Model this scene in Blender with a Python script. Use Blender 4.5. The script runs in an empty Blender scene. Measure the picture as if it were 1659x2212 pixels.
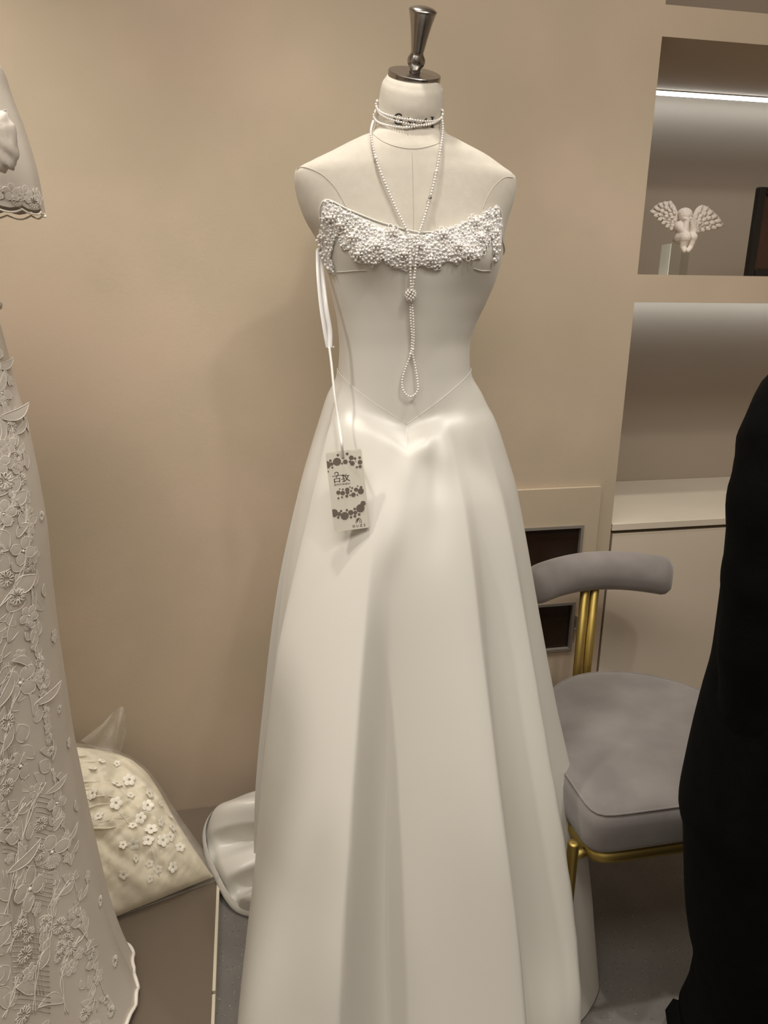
import bpy, bmesh, math, random
import numpy as np
from math import sin, cos, pi, radians, sqrt, tan, exp, atan2, asin
from mathutils import Vector, Matrix, Euler, noise as mnoise

scene = bpy.context.scene
COL = scene.collection
random.seed(7)

# ------------------------------------------------------------------ camera
CAM_H = 1.40; PITCH = radians(16.6); ROLL = 0.0076; FPX = 1533.0
cam_d = bpy.data.cameras.new('camera')
cam_d.sensor_fit = 'HORIZONTAL'; cam_d.sensor_width = 36.0
cam_d.lens = FPX / 1659.0 * 36.0; cam_d.clip_start = 0.02
cam = bpy.data.objects.new('camera', cam_d); COL.objects.link(cam)
FW = Vector((0, cos(PITCH), -sin(PITCH)))
_r0 = Vector((1, 0, 0)); _u0 = Vector((0, sin(PITCH), cos(PITCH)))
RT = cos(ROLL) * _r0 + sin(ROLL) * _u0
UP = -sin(ROLL) * _r0 + cos(ROLL) * _u0
CAM = Vector((0, 0, CAM_H))
m3 = Matrix((RT, UP, -FW)).transposed()
cam.matrix_world = Matrix.Translation(CAM) @ m3.to_4x4()
scene.camera = cam

# ------------------------------------------------------------------ world and lights
world = bpy.data.worlds.new('world'); scene.world = world
world.use_nodes = True
world.node_tree.nodes['Background'].inputs[0].default_value = (1.0, 0.90, 0.78, 1)
world.node_tree.nodes['Background'].inputs[1].default_value = 0.05
scene.view_settings.view_transform = 'Standard'
scene.view_settings.look = 'None'
scene.view_settings.gamma = 1.0
scene.view_settings.use_curve_mapping = False
scene.view_settings.exposure = -0.02

def spot(name, loc, target, power, size_deg, blend, radius, color):
    d = bpy.data.lights.new(name, 'SPOT'); d.energy = power; d.spot_size = radians(size_deg)
    d.spot_blend = blend; d.shadow_soft_size = radius; d.color = color
    o = bpy.data.objects.new(name, d); COL.objects.link(o)
    o.location = loc
    o.rotation_euler = (Vector(target) - Vector(loc)).to_track_quat('-Z', 'Y').to_euler()
    return o
def area(name, loc, target, power, sx, sy, color):
    d = bpy.data.lights.new(name, 'AREA'); d.energy = power; d.shape = 'RECTANGLE'; d.size = sx; d.size_y = sy; d.color = color
    o = bpy.data.objects.new(name, d); COL.objects.link(o)
    o.location = loc
    o.rotation_euler = (Vector(target) - Vector(loc)).to_track_quat('-Z', 'Y').to_euler()
    return o
WARM = (1.0, 0.95, 0.875)
spot('downlight_main', (-0.16, 1.29, 2.86), (-0.02, 1.36, 0.9), 58, 56, 0.9, 0.04, WARM)
spot('downlight_right', (0.85, 1.24, 2.86), (0.75, 1.4, 0.8), 56, 66, 0.9, 0.04, WARM)
spot('downlight_left', (-0.95, 1.00, 2.86), (-0.72, 1.25, 0.6), 88, 68, 0.9, 0.05, WARM)
spot('downlight_front_right', (0.66, 0.35, 2.86), (0.85, 1.7, 0.9), 27, 110, 0.9, 0.05, WARM)
area('overhead_fill', (-0.1, 0.05, 2.90), (-0.1, 0.55, 0.0), 46, 2.6, 0.9, (1.0, 0.95, 0.87))  # added soft fill for the wall and dress, not a real fixture
area('overhead_fill_rear', (0.0, -1.8, 2.90), (0.0, -1.6, 0.0), 12, 1.6, 1.0, (1.0, 0.95, 0.87))  # second added fill, behind the camera, lifting the ambient light

# ------------------------------------------------------------------ pixel helpers (the photograph is 1659 x 2212)
def ray(px, py):
    return FW + RT * ((px - 829.5) / FPX) - UP * ((py - 1106) / FPX)
def on_plane(px, py, p0, n):
    d = ray(px, py); t = (Vector(p0) - CAM).dot(n) / d.dot(n)
    return CAM + d * t
def on_y(px, py, D): return on_plane(px, py, Vector((0, D, 0)), Vector((0, 1, 0)))
def on_z(px, py, z): return on_plane(px, py, Vector((0, 0, z)), Vector((0, 0, 1)))

WA = radians(11)
WU = Vector((cos(WA), sin(WA), 0)); WN = Vector((sin(WA), -cos(WA), 0)); W0 = Vector((-0.5193, 1.6704, 0))
def wp(s, z, d): return W0 + WU * s - WN * d + Vector((0, 0, z))       # d > 0 goes into the wall
def wall_px(px, py, d): return on_plane(px, py, W0 - WN * d, WN)

# ------------------------------------------------------------------ object helpers
def tag(o, label=None, cat=None, group=None, kind=None):
    if label: o['label'] = label
    if cat: o['category'] = cat
    if group: o['group'] = group
    if kind: o['kind'] = kind
    return o
def thing(name, label, cat, loc=(0, 0, 0), rotz=0.0, group=None):
    o = bpy.data.objects.new(name, None); COL.objects.link(o)
    o.empty_display_size = 0.05
    o.location = loc; o.rotation_euler = (0, 0, rotz)
    return tag(o, label, cat, group)
def mat_of(root):
    m = Matrix.LocRotScale(root.location, root.rotation_euler, root.scale)
    if root.parent: m = mat_of(root.parent) @ root.matrix_parent_inverse @ m
    return m
def obj(name, verts, faces, material, parent=None, smooth=True, local=True, kind=None, label=None):
    me = bpy.data.meshes.new(name)
    me.from_pydata([tuple(v) for v in verts], [], faces)
    me.validate(); me.update()
    if smooth:
        me.polygons.foreach_set('use_smooth', [True] * len(me.polygons))
    if material: me.materials.append(material)
    o = bpy.data.objects.new(name, me); COL.objects.link(o)
    if parent:
        o.parent = parent
        if not local: o.matrix_parent_inverse = mat_of(parent).inverted()
    if kind: o['kind'] = kind
    if label: o['label'] = label
    return o
def copy_tree(o, parent=None):
    c = o.copy(); COL.objects.link(c); c.parent = parent
    for ch in list(o.children): copy_tree(ch, c)
    return c

class MB:                                    # collects shapes that belong to ONE mesh
    def __init__(s): s.v = []; s.f = []
    def add(s, v, f):
        k = len(s.v); s.v += [Vector(p) for p in v]; s.f += [tuple(i + k for i in q) for q in f]; return s
    def xf(s, m): s.v = [m @ p for p in s.v]; return s
    def build(s, name, material, parent=None, **kw): return obj(name, s.v, s.f, material, parent, **kw)

def box_vf(x0, x1, y0, y1, z0, z1):
    v = [(x0, y0, z0), (x1, y0, z0), (x1, y1, z0), (x0, y1, z0), (x0, y0, z1), (x1, y0, z1), (x1, y1, z1), (x0, y1, z1)]
    f = [(0, 3, 2, 1), (4, 5, 6, 7), (0, 1, 5, 4), (1, 2, 6, 5), (2, 3, 7, 6), (3, 0, 4, 7)]
    return v, f
def wbox_vf(s0, s1, z0, z1, d0, d1):         # box in wall coordinates
    v, f = box_vf(s0, s1, d0, d1, z0, z1)
    return [wp(a, c, b) for a, b, c in v], f
def bevel(o, w=0.004, seg=2):
    m = o.modifiers.new('bevel', 'BEVEL'); m.width = w; m.segments = seg; m.limit_method = 'ANGLE'; m.angle_limit = radians(40)
    return o
def grid_faces(nu, nv, close_u=False):
    f = []
    for j in range(nv - 1):
        for i in range(nu if close_u else nu - 1):
            i2 = (i + 1) % nu
            f.append((j * nu + i, j * nu + i2, (j + 1) * nu + i2, (j + 1) * nu + i))
    return f
def lathe_vf(profile, n=32, cap=True):       # profile [(r, z)]
    v = []; 
    for r, z in profile:
        for i in range(n):
            a = 2 * pi * i / n; v.append((r * cos(a), r * sin(a), z))
    f = grid_faces(n, len(profile), True)
    if cap:
        f.append(tuple(range(n))[::-1]); k = (len(profile) - 1) * n; f.append(tuple(range(k, k + n)))
    return v, f
def tube_vf(pts, r, n=8, cap=True, closed=False):
    pts = [Vector(p) for p in pts]; N = len(pts); v = []; f = []
    rs = r if hasattr(r, '__len__') else [r] * N
    ref = None
    for i, p in enumerate(pts):
        if closed: t = pts[(i + 1) % N] - pts[i - 1]
        else: t = pts[min(i + 1, N - 1)] - pts[max(i - 1, 0)]
        t = t.normalized() if t.length > 1e-9 else Vector((0, 0, 1))
        if ref is None:
            ref = Vector((0, 0, 1)) if abs(t.z) < 0.9 else Vector((1, 0, 0))
        a = (ref - t * ref.dot(t)); a = a.normalized() if a.length > 1e-6 else t.orthogonal().normalized()
        ref = a; b = t.cross(a)
        for k in range(n):
            q = 2 * pi * k / n; v.append(p + (a * cos(q) + b * sin(q)) * rs[i])
    for i in range(N if closed else N - 1):
        i2 = (i + 1) % N
        for k in range(n):
            k2 = (k + 1) % n
            f.append((i * n + k, i * n + k2, i2 * n + k2, i2 * n + k))
    if cap and not closed:
        f.append(tuple(range(n))[::-1]); f.append(tuple(range((N - 1) * n, N * n)))
    return v, f
def ico_vf(sub):
    bm = bmesh.new(); bmesh.ops.create_icosphere(bm, subdivisions=sub, radius=1.0)
    bm.verts.ensure_lookup_table()
    v = [x.co.copy() for x in bm.verts]; f = [tuple(q.index for q in p.verts) for p in bm.faces]; bm.free()
    return v, f
ICO1 = ico_vf(1); ICO2 = ico_vf(2)
def ball(mb, p, r, ico=ICO1):
    p = Vector(p); mb.add([p + q * r for q in ico[0]], ico[1])
def ellipsoid_vf(c, rx, ry, rz, ico=ICO2):
    return [Vector((c[0] + q.x * rx, c[1] + q.y * ry, c[2] + q.z * rz)) for q in ico[0]], ico[1]
def smooth_path(pts, step=8):
    pts = [Vector(p) for p in pts]; out = []
    for i in range(len(pts) - 1):
        p0 = pts[max(i - 1, 0)]; p1 = pts[i]; p2 = pts[i + 1]; p3 = pts[min(i + 2, len(pts) - 1)]
        for k in range(step):
            t = k / step
            out.append(0.5 * (2 * p1 + (p2 - p0) * t + (2 * p0 - 5 * p1 + 4 * p2 - p3) * t * t + (3 * p1 - p0 - 3 * p2 + p3) * t ** 3))
    out.append(pts[-1]); return out
def resample(pts, d):
    out = [Vector(pts[0])]; acc = 0.0
    for a, b in zip(pts[:-1], pts[1:]):
        L = (b - a).length
        if L < 1e-9: continue
        u = d - acc
        while u <= L:
            out.append(a + (b - a) * (u / L)); u += d
        acc = L - (u - d)
    return out
class Curve:                                  # monotone cubic through (x, y) knots
    def __init__(s, pts):
        pts = sorted(pts); s.x = [p[0] for p in pts]; s.y = [p[1] for p in pts]; n = len(pts)
        d = [(s.y[i + 1] - s.y[i]) / (s.x[i + 1] - s.x[i]) for i in range(n - 1)]
        m = [d[0]] + [0 if d[i - 1] * d[i] <= 0 else 2 * d[i - 1] * d[i] / (d[i - 1] + d[i]) for i in range(1, n - 1)] + [d[-1]]
        s.m = m
    def __call__(s, q):
        x, y, m = s.x, s.y, s.m
        if q <= x[0]: return y[0]
        if q >= x[-1]: return y[-1]
        i = 0
        while q > x[i + 1]: i += 1
        h = x[i + 1] - x[i]; t = (q - x[i]) / h
        return (y[i] * (2 * t ** 3 - 3 * t * t + 1) + h * m[i] * (t ** 3 - 2 * t * t + t)
                + y[i + 1] * (3 * t * t - 2 * t ** 3) + h * m[i + 1] * (t ** 3 - t * t))
def sstep(a, b, x):
    t = min(1, max(0, (x - a) / (b - a))); return t * t * (3 - 2 * t)

# ------------------------------------------------------------------ materials
def material(name, c1, c2=None, scale=5.0, rough=0.5, metal=0.0, bump=0.0, bump_scale=80.0, sheen=0.0,
             spec=0.5, detail=4.0, lo=0.35, hi=0.65, coat=0.0, trans=0.0, alpha=1.0, sss=0.0):
    m = bpy.data.materials.new(name); m.use_nodes = True
    nt = m.node_tree; b = nt.nodes['Principled BSDF']
    b.inputs['Roughness'].default_value = rough; b.inputs['Metallic'].default_value = metal
    b.inputs['Specular IOR Level'].default_value = spec
    b.inputs['Sheen Weight'].default_value = sheen; b.inputs['Coat Weight'].default_value = coat
    b.inputs['Transmission Weight'].default_value = trans; b.inputs['Alpha'].default_value = alpha
    co = nt.nodes.new('ShaderNodeTexCoord')
    if c2 is None: c2 = tuple(x * 0.93 for x in c1)
    n = nt.nodes.new('ShaderNodeTexNoise'); n.inputs['Scale'].default_value = scale; n.inputs['Detail'].default_value = detail
    nt.links.new(co.outputs['Object'], n.inputs['Vector'])
    r = nt.nodes.new('ShaderNodeValToRGB')
    r.color_ramp.elements[0].position = lo; r.color_ramp.elements[0].color = (*c1, 1)
    r.color_ramp.elements[1].position = hi; r.color_ramp.elements[1].color = (*c2, 1)
    nt.links.new(n.outputs['Fac'], r.inputs['Fac']); nt.links.new(r.outputs['Color'], b.inputs['Base Color'])
    if bump:
        n2 = nt.nodes.new('ShaderNodeTexNoise'); n2.inputs['Scale'].default_value = bump_scale; n2.inputs['Detail'].default_value = 3
        nt.links.new(co.outputs['Object'], n2.inputs['Vector'])
        bp = nt.nodes.new('ShaderNodeBump'); bp.inputs['Strength'].default_value = bump; bp.inputs['Distance'].default_value = 0.002
        nt.links.new(n2.outputs['Fac'], bp.inputs['Height']); nt.links.new(bp.outputs['Normal'], b.inputs['Normal'])
    return m
def emitter(name, color, strength):
    m = bpy.data.materials.new(name); m.use_nodes = True
    b = m.node_tree.nodes['Principled BSDF']
    b.inputs['Base Color'].default_value = (*color, 1)
    b.inputs['Emission Color'].default_value = (*color, 1); b.inputs['Emission Strength'].default_value = strength
    return m
M = {}
M['plaster'] = material('beige_plaster', (0.55, 0.437, 0.328), (0.485, 0.402, 0.292), scale=2.6, rough=0.75, bump=0.14, bump_scale=140, lo=0.38, hi=0.62, detail=6)
M['cream'] = material('cream_paint', (0.70, 0.61, 0.49), (0.67, 0.57, 0.46), scale=3.0, rough=0.5, bump=0.05, bump_scale=60)
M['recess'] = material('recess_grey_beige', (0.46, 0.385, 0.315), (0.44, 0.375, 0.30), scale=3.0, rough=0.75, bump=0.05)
M['counter'] = material('cream_worktop', (0.70, 0.62, 0.50), scale=4, rough=0.45)
M['ceiling'] = material('ceiling_paint', (0.62, 0.56, 0.48), scale=3, rough=0.8)
M['gap'] = material('dark_joint', (0.03, 0.02, 0.018), scale=3, rough=0.9)
M['platform'] = material('taupe_laminate', (0.165, 0.13, 0.098), (0.155, 0.122, 0.09), scale=2.0, rough=0.38, bump=0.02, bump_scale=30)
M['trim_white'] = material('ivory_edge_trim', (0.72, 0.66, 0.52), scale=6, rough=0.4)
M['linen'] = material('cream_linen_cover', (0.585, 0.54, 0.465), (0.555, 0.51, 0.435), scale=60, rough=0.85, bump=0.25, bump_scale=900, sheen=0.15)
M['seam'] = material('seam_thread', (0.50, 0.45, 0.37), scale=40, rough=0.9)
M['steel'] = material('brushed_steel', (0.40, 0.38, 0.36), (0.36, 0.34, 0.32), scale=30, rough=0.25, metal=1.0)
M['letter'] = material('black_print', (0.012, 0.011, 0.014), scale=10, rough=0.6)
M['satin'] = material('ivory_satin', (0.655, 0.63, 0.57), (0.64, 0.615, 0.555), scale=3, rough=0.36, bump=0.02, bump_scale=500, sheen=0.1, spec=0.55)
M['lace_white'] = material('white_lace_thread', (0.95, 0.94, 0.92), scale=60, rough=0.5, bump=0.1, bump_scale=600)
M['pearl'] = material('pearl', (0.92, 0.89, 0.83), (0.93, 0.88, 0.85), scale=60, rough=0.2, spec=0.6, coat=0.3)
M['ribbon'] = material('white_satin_ribbon', (0.84, 0.82, 0.80), scale=12, rough=0.32)
M['cord'] = material('clear_tag_cord', (0.74, 0.71, 0.66), scale=40, rough=0.3)
M['paper'] = material('ivory_card', (0.71, 0.67, 0.58), (0.69, 0.65, 0.56), scale=25, rough=0.55)
M['dot'] = material('taupe_print', (0.165, 0.135, 0.112), (0.15, 0.122, 0.10), scale=60, rough=0.45)
M['ink'] = material('dark_brown_ink', (0.05, 0.032, 0.02), scale=60, rough=0.55)
M['velvet'] = material('grey_velvet', (0.255, 0.228, 0.213), (0.185, 0.165, 0.155), scale=8, rough=0.9, bump=0.12, bump_scale=260, sheen=0.45, detail=7, lo=0.38, hi=0.66)
M['brass'] = material('brushed_brass', (0.50, 0.37, 0.12), (0.46, 0.34, 0.10), scale=40, rough=0.48, metal=1.0)
M['black_cloth'] = material('black_wool', (0.0045, 0.0042, 0.004), (0.003, 0.003, 0.003), scale=30, rough=0.95, bump=0.2, bump_scale=500, spec=0.08)
M['skin'] = material('skin', (0.55, 0.36, 0.27), scale=8, rough=0.5)
M['hair'] = material('black_hair', (0.015, 0.012, 0.01), scale=40, rough=0.45)
M['plasterfig'] = material('white_plaster', (0.84, 0.76, 0.68), (0.80, 0.72, 0.64), scale=40, rough=0.7, bump=0.05, bump_scale=300)
M['black_gloss'] = material('black_lacquer', (0.012, 0.011, 0.010), scale=10, rough=0.25)
M['dark_print'] = material('dark_brown_print', (0.07, 0.03, 0.018), (0.03, 0.015, 0.01), scale=6, rough=0.4)
M['dark_glass'] = material('dark_brown_glass', (0.030, 0.016, 0.010), (0.016, 0.009, 0.006), scale=7, rough=0.22)
M['alu'] = material('grey_window_frame', (0.30, 0.27, 0.235), scale=20, rough=0.4, metal=0.3)
M['gown'] = material('ivory_tulle_over_lining', (0.66, 0.60, 0.53), (0.63, 0.57, 0.50), scale=6, rough=0.75, bump=0.15, bump_scale=700)
M['gown_thread'] = material('ivory_embroidery_thread', (0.93, 0.88, 0.80), scale=50, rough=0.6, bump=0.1, bump_scale=800)
M['gown_leaf'] = material('ivory_embroidered_fill', (0.69, 0.63, 0.56), scale=50, rough=0.7, bump=0.2, bump_scale=900)
M['tulle'] = material('cream_tulle', (0.80, 0.73, 0.57), (0.74, 0.67, 0.51), scale=9, rough=0.6, bump=0.25, bump_scale=45)
M['tulle_flower'] = material('cream_flower', (0.93, 0.88, 0.76), scale=40, rough=0.6)
def film_material(name='poly_film', lo_a=0.06, hi_a=0.26):
    m = bpy.data.materials.new(name); m.use_nodes = True; nt = m.node_tree
    b = nt.nodes['Principled BSDF']; b.inputs['Base Color'].default_value = (0.78, 0.74, 0.66, 1); b.inputs['Roughness'].default_value = 0.3
    co = nt.nodes.new('ShaderNodeTexCoord'); n = nt.nodes.new('ShaderNodeTexNoise'); n.inputs['Scale'].default_value = 14; n.inputs['Detail'].default_value = 5
    nt.links.new(co.outputs['Object'], n.inputs['Vector'])
    mr = nt.nodes.new('ShaderNodeMapRange'); mr.inputs[1].default_value = 0.3; mr.inputs[2].default_value = 0.7
    mr.inputs[3].default_value = lo_a; mr.inputs[4].default_value = hi_a
    nt.links.new(n.outputs['Fac'], mr.inputs[0]); nt.links.new(mr.outputs[0], b.inputs['Alpha'])
    bp = nt.nodes.new('ShaderNodeBump'); bp.inputs['Strength'].default_value = 0.3; bp.inputs['Distance'].default_value = 0.004
    nt.links.new(n.outputs['Fac'], bp.inputs['Height']); nt.links.new(bp.outputs['Normal'], b.inputs['Normal'])
    return m
M['film'] = film_material(); M['film_double'] = film_material('poly_film_doubled', 0.16, 0.40)
def clear_material():
    m = bpy.data.materials.new('clear_acrylic'); m.use_nodes = True; b = m.node_tree.nodes['Principled BSDF']
    b.inputs['Base Color'].default_value = (0.93, 0.97, 0.94, 1); b.inputs['Roughness'].default_value = 0.02
    b.inputs['Transmission Weight'].default_value = 1.0; b.inputs['IOR'].default_value = 1.12
    return m
M['acrylic'] = clear_material(); M['side_reflection'] = material('pale_green_painted_reflection', (0.90, 0.95, 0.88), scale=20, rough=0.3)  # the pale green stands in for light reflected in the block's side
def floor_material():
    m = material('grey_terrazzo', (0.215, 0.20, 0.185), (0.18, 0.168, 0.155), scale=9, rough=0.45, bump=0.05)
    nt = m.node_tree; b = nt.nodes['Principled BSDF']
    ramp = [n for n in nt.nodes if n.type == 'VALTORGB'][0]; co = [n for n in nt.nodes if n.type == 'TEX_COORD'][0]
    cur = ramp.outputs['Color']
    for sc, th, colr in ((95, 0.14, (0.30, 0.28, 0.255, 1)), (150, 0.16, (0.06, 0.055, 0.05, 1)), (40, 0.06, (0.42, 0.39, 0.35, 1))):
        v = nt.nodes.new('ShaderNodeTexVoronoi'); v.inputs['Scale'].default_value = sc
        nt.links.new(co.outputs['Object'], v.inputs['Vector'])
        lt = nt.nodes.new('ShaderNodeMath'); lt.operation = 'LESS_THAN'; lt.inputs[1].default_value = th
        nt.links.new(v.outputs['Distance'], lt.inputs[0])
        sel = nt.nodes.new('ShaderNodeSeparateColor'); nt.links.new(v.outputs['Color'], sel.inputs[0])
        g2 = nt.nodes.new('ShaderNodeMath'); g2.operation = 'GREATER_THAN'; g2.inputs[1].default_value = 0.45
        nt.links.new(sel.outputs[0], g2.inputs[0])
        mu = nt.nodes.new('ShaderNodeMath'); mu.operation = 'MULTIPLY'
        nt.links.new(lt.outputs[0], mu.inputs[0]); nt.links.new(g2.outputs[0], mu.inputs[1])
        mx = nt.nodes.new('ShaderNodeMix'); mx.data_type = 'RGBA'
        nt.links.new(mu.outputs[0], mx.inputs[0]); nt.links.new(cur, mx.inputs[6]); mx.inputs[7].default_value = colr
        cur = mx.outputs[2]
    nt.links.new(cur, b.inputs['Base Color'])
    return m
M['floor'] = floor_material()
M['led'] = emitter('cool_led', (0.86, 0.95, 1.0), 8.0)

# ------------------------------------------------------------------ room shell
S0, S1, SE, TOP = -1.7, 2.5, 1.178, 2.95        # left end, right end, niche edge, ceiling
def struct(name, mb, m): return tag(mb.build(name, m, smooth=False), kind='structure')
mb = MB()
mb.add(*wbox_vf(S0, SE, 0, TOP, 0, 0.5))                      # broad plaster wall
mb.add(*wbox_vf(SE, S1, 1.400, 1.468, 0, 0.03)); mb.add(*wbox_vf(SE, S1, 1.424, 1.468, 0.03, 0.45))   # shelf between the niches, with a front lip
mb.add(*wbox_vf(SE, S1, 1.992, 2.056, 0, 0.45))               # soffit board
mb.add(*wbox_vf(SE, S1, 2.62, TOP, 0, 0.45))
struct('wall_back', mb, M['plaster'])
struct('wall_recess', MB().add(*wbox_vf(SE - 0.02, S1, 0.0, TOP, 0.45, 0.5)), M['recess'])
struct('wall_left', MB().add(*wbox_vf(S0 - 0.1, S0, 0, TOP, -4.4, 0.5)), M['plaster'])
struct('wall_right', MB().add(*wbox_vf(S1, S1 + 0.1, 0, TOP, -4.4, 0.5)), M['plaster'])
struct('wall_front', MB().add(*wbox_vf(S0, S1, 0, TOP, -4.5, -4.4)), M['plaster'])
struct('floor', MB().add(*wbox_vf(S0 - .1, S1 + .1, -0.1, 0, -4.5, 0.5)), M['floor'])
struct('ceiling', MB().add(*wbox_vf(S0 - .1, S1 + .1, TOP, TOP + 0.1, -4.5, 0.5)), M['ceiling'])

# LED strips at the rear of each niche ceiling
for zc, lab in ((1.992, 'white glowing LED strip under the soffit of the upper niche'),
                (1.424, 'white LED strip hidden under the shelf, lighting the lower niche')):
    t = thing('led_strip', lab, 'light', wp((SE + S1) / 2, zc, 0.40), WA, 'niche light strips')
    ln = (S1 - SE) / 2 - 0.004
    obj('diffuser', *box_vf(-ln, ln, -0.006, 0.010, -0.010, -0.003), M['led'], t, smooth=False)
    obj('channel', *box_vf(-ln, ln, -0.008, 0.012, -0.003, 0.0), M['alu'], t, smooth=False)

# ------------------------------------------------------------------ counter, cabinet, access panel
mb = MB().add(*wbox_vf(SE + 0.002, S1, 0.785, 0.806, -0.004, 0.449))
o = bevel(mb.build('worktop', M['counter'], smooth=False), 0.002)
tag(o, 'cream worktop in the lower niche above the flush cabinet doors', 'worktop')
cab = thing('base_cabinet', 'cream flush base cabinet under the worktop behind the grey chair', 'cabinet', wp(1.7, 0, 0.2), WA)
MBc = MB().add(*wbox_vf(SE + 0.004, S1 - .01, 0.0, 0.783, 0.03, 0.44)); MBc.build('body', M['gap'], cab, smooth=False, local=False)
for a, b in ((SE + 0.009, 1.800), (1.806, S1 - 0.012)):
    bevel(MB().add(*wbox_vf(a, b, 0.02, 0.774, 0.002, 0.028)).build('door', M['cream'], cab, smooth=False, local=False), 0.002)

acc = thing('access_panel', 'cream access panel with two dark windows on the wall beside the dress', 'panel', wp(0.92, 0.55, 0), WA)
PD = -0.014
def panel_with_holes(s0, s1, z0, z1, holes, d0, d1):
    mb = MB(); zs = [z0]
    hs = sorted(holes, key=lambda h: h[2])
    z = z0
    for (a, b, c, d) in hs:
        mb.add(*wbox_vf(s0, s1, z, c, d0, d1)); mb.add(*wbox_vf(s0, a, c, d, d0, d1)); mb.add(*wbox_vf(b, s1, c, d, d0, d1)); z = d
    mb.add(*wbox_vf(s0, s1, z, z1, d0, d1)); return mb
H1 = (0.79, 1.087, 0.655, 0.812); H2 = (0.85, 1.083, 0.430, 0.583)
panel_with_holes(0.70, 1.130, 0.10, 0.918, [H1, H2], PD, -0.001).build('panel_board', M['plaster'], acc, smooth=False, local=False)
for (a, b, c, d) in (H1, H2):
    w = 0.008; mb = MB()
    mb.add(*wbox_vf(a, b, d - w, d, PD - 0.004, -0.002)); mb.add(*wbox_vf(a, b, c, c + w, PD - 0.004, -0.002))
    mb.add(*wbox_vf(a, a + w, c + w, d - w, PD - 0.004, -0.002)); mb.add(*wbox_vf(b - w, b, c + w, d - w, PD - 0.004, -0.002))
    fr = mb.build('window_frame', M['alu'], acc, smooth=False, local=False)
    MB().add(*wbox_vf(a + w, b - w, c + w, d - w, -0.006, -0.002)).build('window_pane', M['dark_glass'], fr, smooth=False, local=False)
mb = MB().add(*wbox_vf(1.087, 1.094, 0.500, 0.540, PD - 0.010, PD)); mb.add(*wbox_vf(1.083, 1.094, 0.497, 0.503, PD - 0.012, PD))
mb.build('latch', M['alu'], acc, smooth=False, local=False)

# ------------------------------------------------------------------ display platform
plat = thing('display_platform', 'low taupe display platform under the lace gown and bagged dress', 'platform', wp(-0.7, 0, -0.6), WA)
MB().add(*wbox_vf(S0 + 0.01, 0.064, 0.0, 0.030, -1.6, -0.002)).build('deck', M['platform'], plat, smooth=False, local=False)
for d0, d1, e in ((-0.572, -0.012, 0.0), (-1.6, -0.578, -0.002)):
    bevel(MB().add(*wbox_vf(0.064, 0.071 - e * 0, 0.001, 0.0315 + e, d0, d1)).build('edge_strip', M['trim_white'], plat, smooth=False, local=False,
        label='ivory edge strip'), 0.001)

# ------------------------------------------------------------------ dress form (local frame: x right, -y front)
DF = Vector((0.05, 1.43, 0)); DYAW = radians(9)
DM = Matrix.LocRotScale(DF, Euler((0, 0, DYAW)), None); DMI = DM.inverted()
CAM_L = DMI @ CAM
T = {  # z: xl, xr, front, back
    1.772: (-.055, .041, .050, .050), 1.764: (-.061, .046, .055, .055), 1.728: (-.068, .050, .058, .060), 1.690: (-.077, .056, .062, .066),
    1.679: (-.102, .079, .066, .072), 1.668: (-.126, .106, .071, .078), 1.655: (-.152, .136, .078, .085), 1.638: (-.188, .166, .083, .09), 1.621: (-.217, .192, .088, .095),
    1.604: (-.219, .194, .092, .1), 1.583: (-.216, .191, .097, .1), 1.545: (-.203, .180, .106, .1), 1.507: (-.181, .172, .112, .1), 1.475: (-.168, .166, .116, .1),
    1.440: (-.156, .157, .112, .098), 1.40: (-.147, .141, .104, .092), 1.357: (-.139, .122, .097, .086), 1.313: (-.136, .111, .093, .082),
    1.265: (-.139, .114, .095, .085), 1.20: (-.150, .138, .102, .1), 1.10: (-.165, .16, .11, .115), 1.0: (-.16, .155, .11, .11)}
C_XL, C_XR, C_BF, C_BB = (Curve([(z, r[k]) for z, r in T.items()]) for k in range(4))
def neck_w(z): return sstep(1.68, 1.75, z)
def torso(t, z, off=0.0):
    xl, xr = C_XL(z), C_XR(z); c = (xl + xr) / 2; a = (xr - xl) / 2 + off
    st, ct = sin(t), cos(t)
    b = (C_BF(z) if ct > 0 else C_BB(z)) + off
    n = 2.0 if z > 1.70 else 2.25
    q = (abs(st) ** n + abs(ct) ** n) ** (-1 / n)
    x = c + a * st * q; y = -b * ct * q
    if ct > 0:
        for tb in (-0.55, 0.50):
            y -= 0.017 * exp(-((t - tb) / 0.36) ** 2 - ((z - 1.478) / 0.042) ** 2)
    w = neck_w(z)
    return Vector((x, y - 0.012 * w, z + 0.50 * y * w))
def hit(px, py, fn_y, y0=-0.1, n=14):       # where the view ray meets a front surface y = fn_y(x, z), in the local frame
    d = DMI.to_3x3() @ ray(px, py); y = y0
    for _ in range(n):
        k = (y - CAM_L.y) / d.y; p = CAM_L + d * k
        y = 0.5 * y + 0.5 * fn_y(p.x, p.z)
    k = (y - CAM_L.y) / d.y; return CAM_L + d * k
def torso_y(off):
    def f(x, z):
        zz = z
        for _ in range(3):
            xl, xr = C_XL(zz), C_XR(zz); c = (xl + xr) / 2; a = (xr - xl) / 2 + off
            n = 2.0 if zz > 1.70 else 2.25
            u = min(0.985, abs((x - c) / a)); v = (1 - u ** n) ** (1 / n)
            t = atan2((x - c) / a, v)
            y = torso(t, zz, off).y
            zz = z - 0.50 * (y + 0.012 * neck_w(zz)) * neck_w(zz)
            zz = min(1.772, zz)
        return y
    return f
def on_body(px, py, off): return hit(px, py, torso_y(off))

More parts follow.
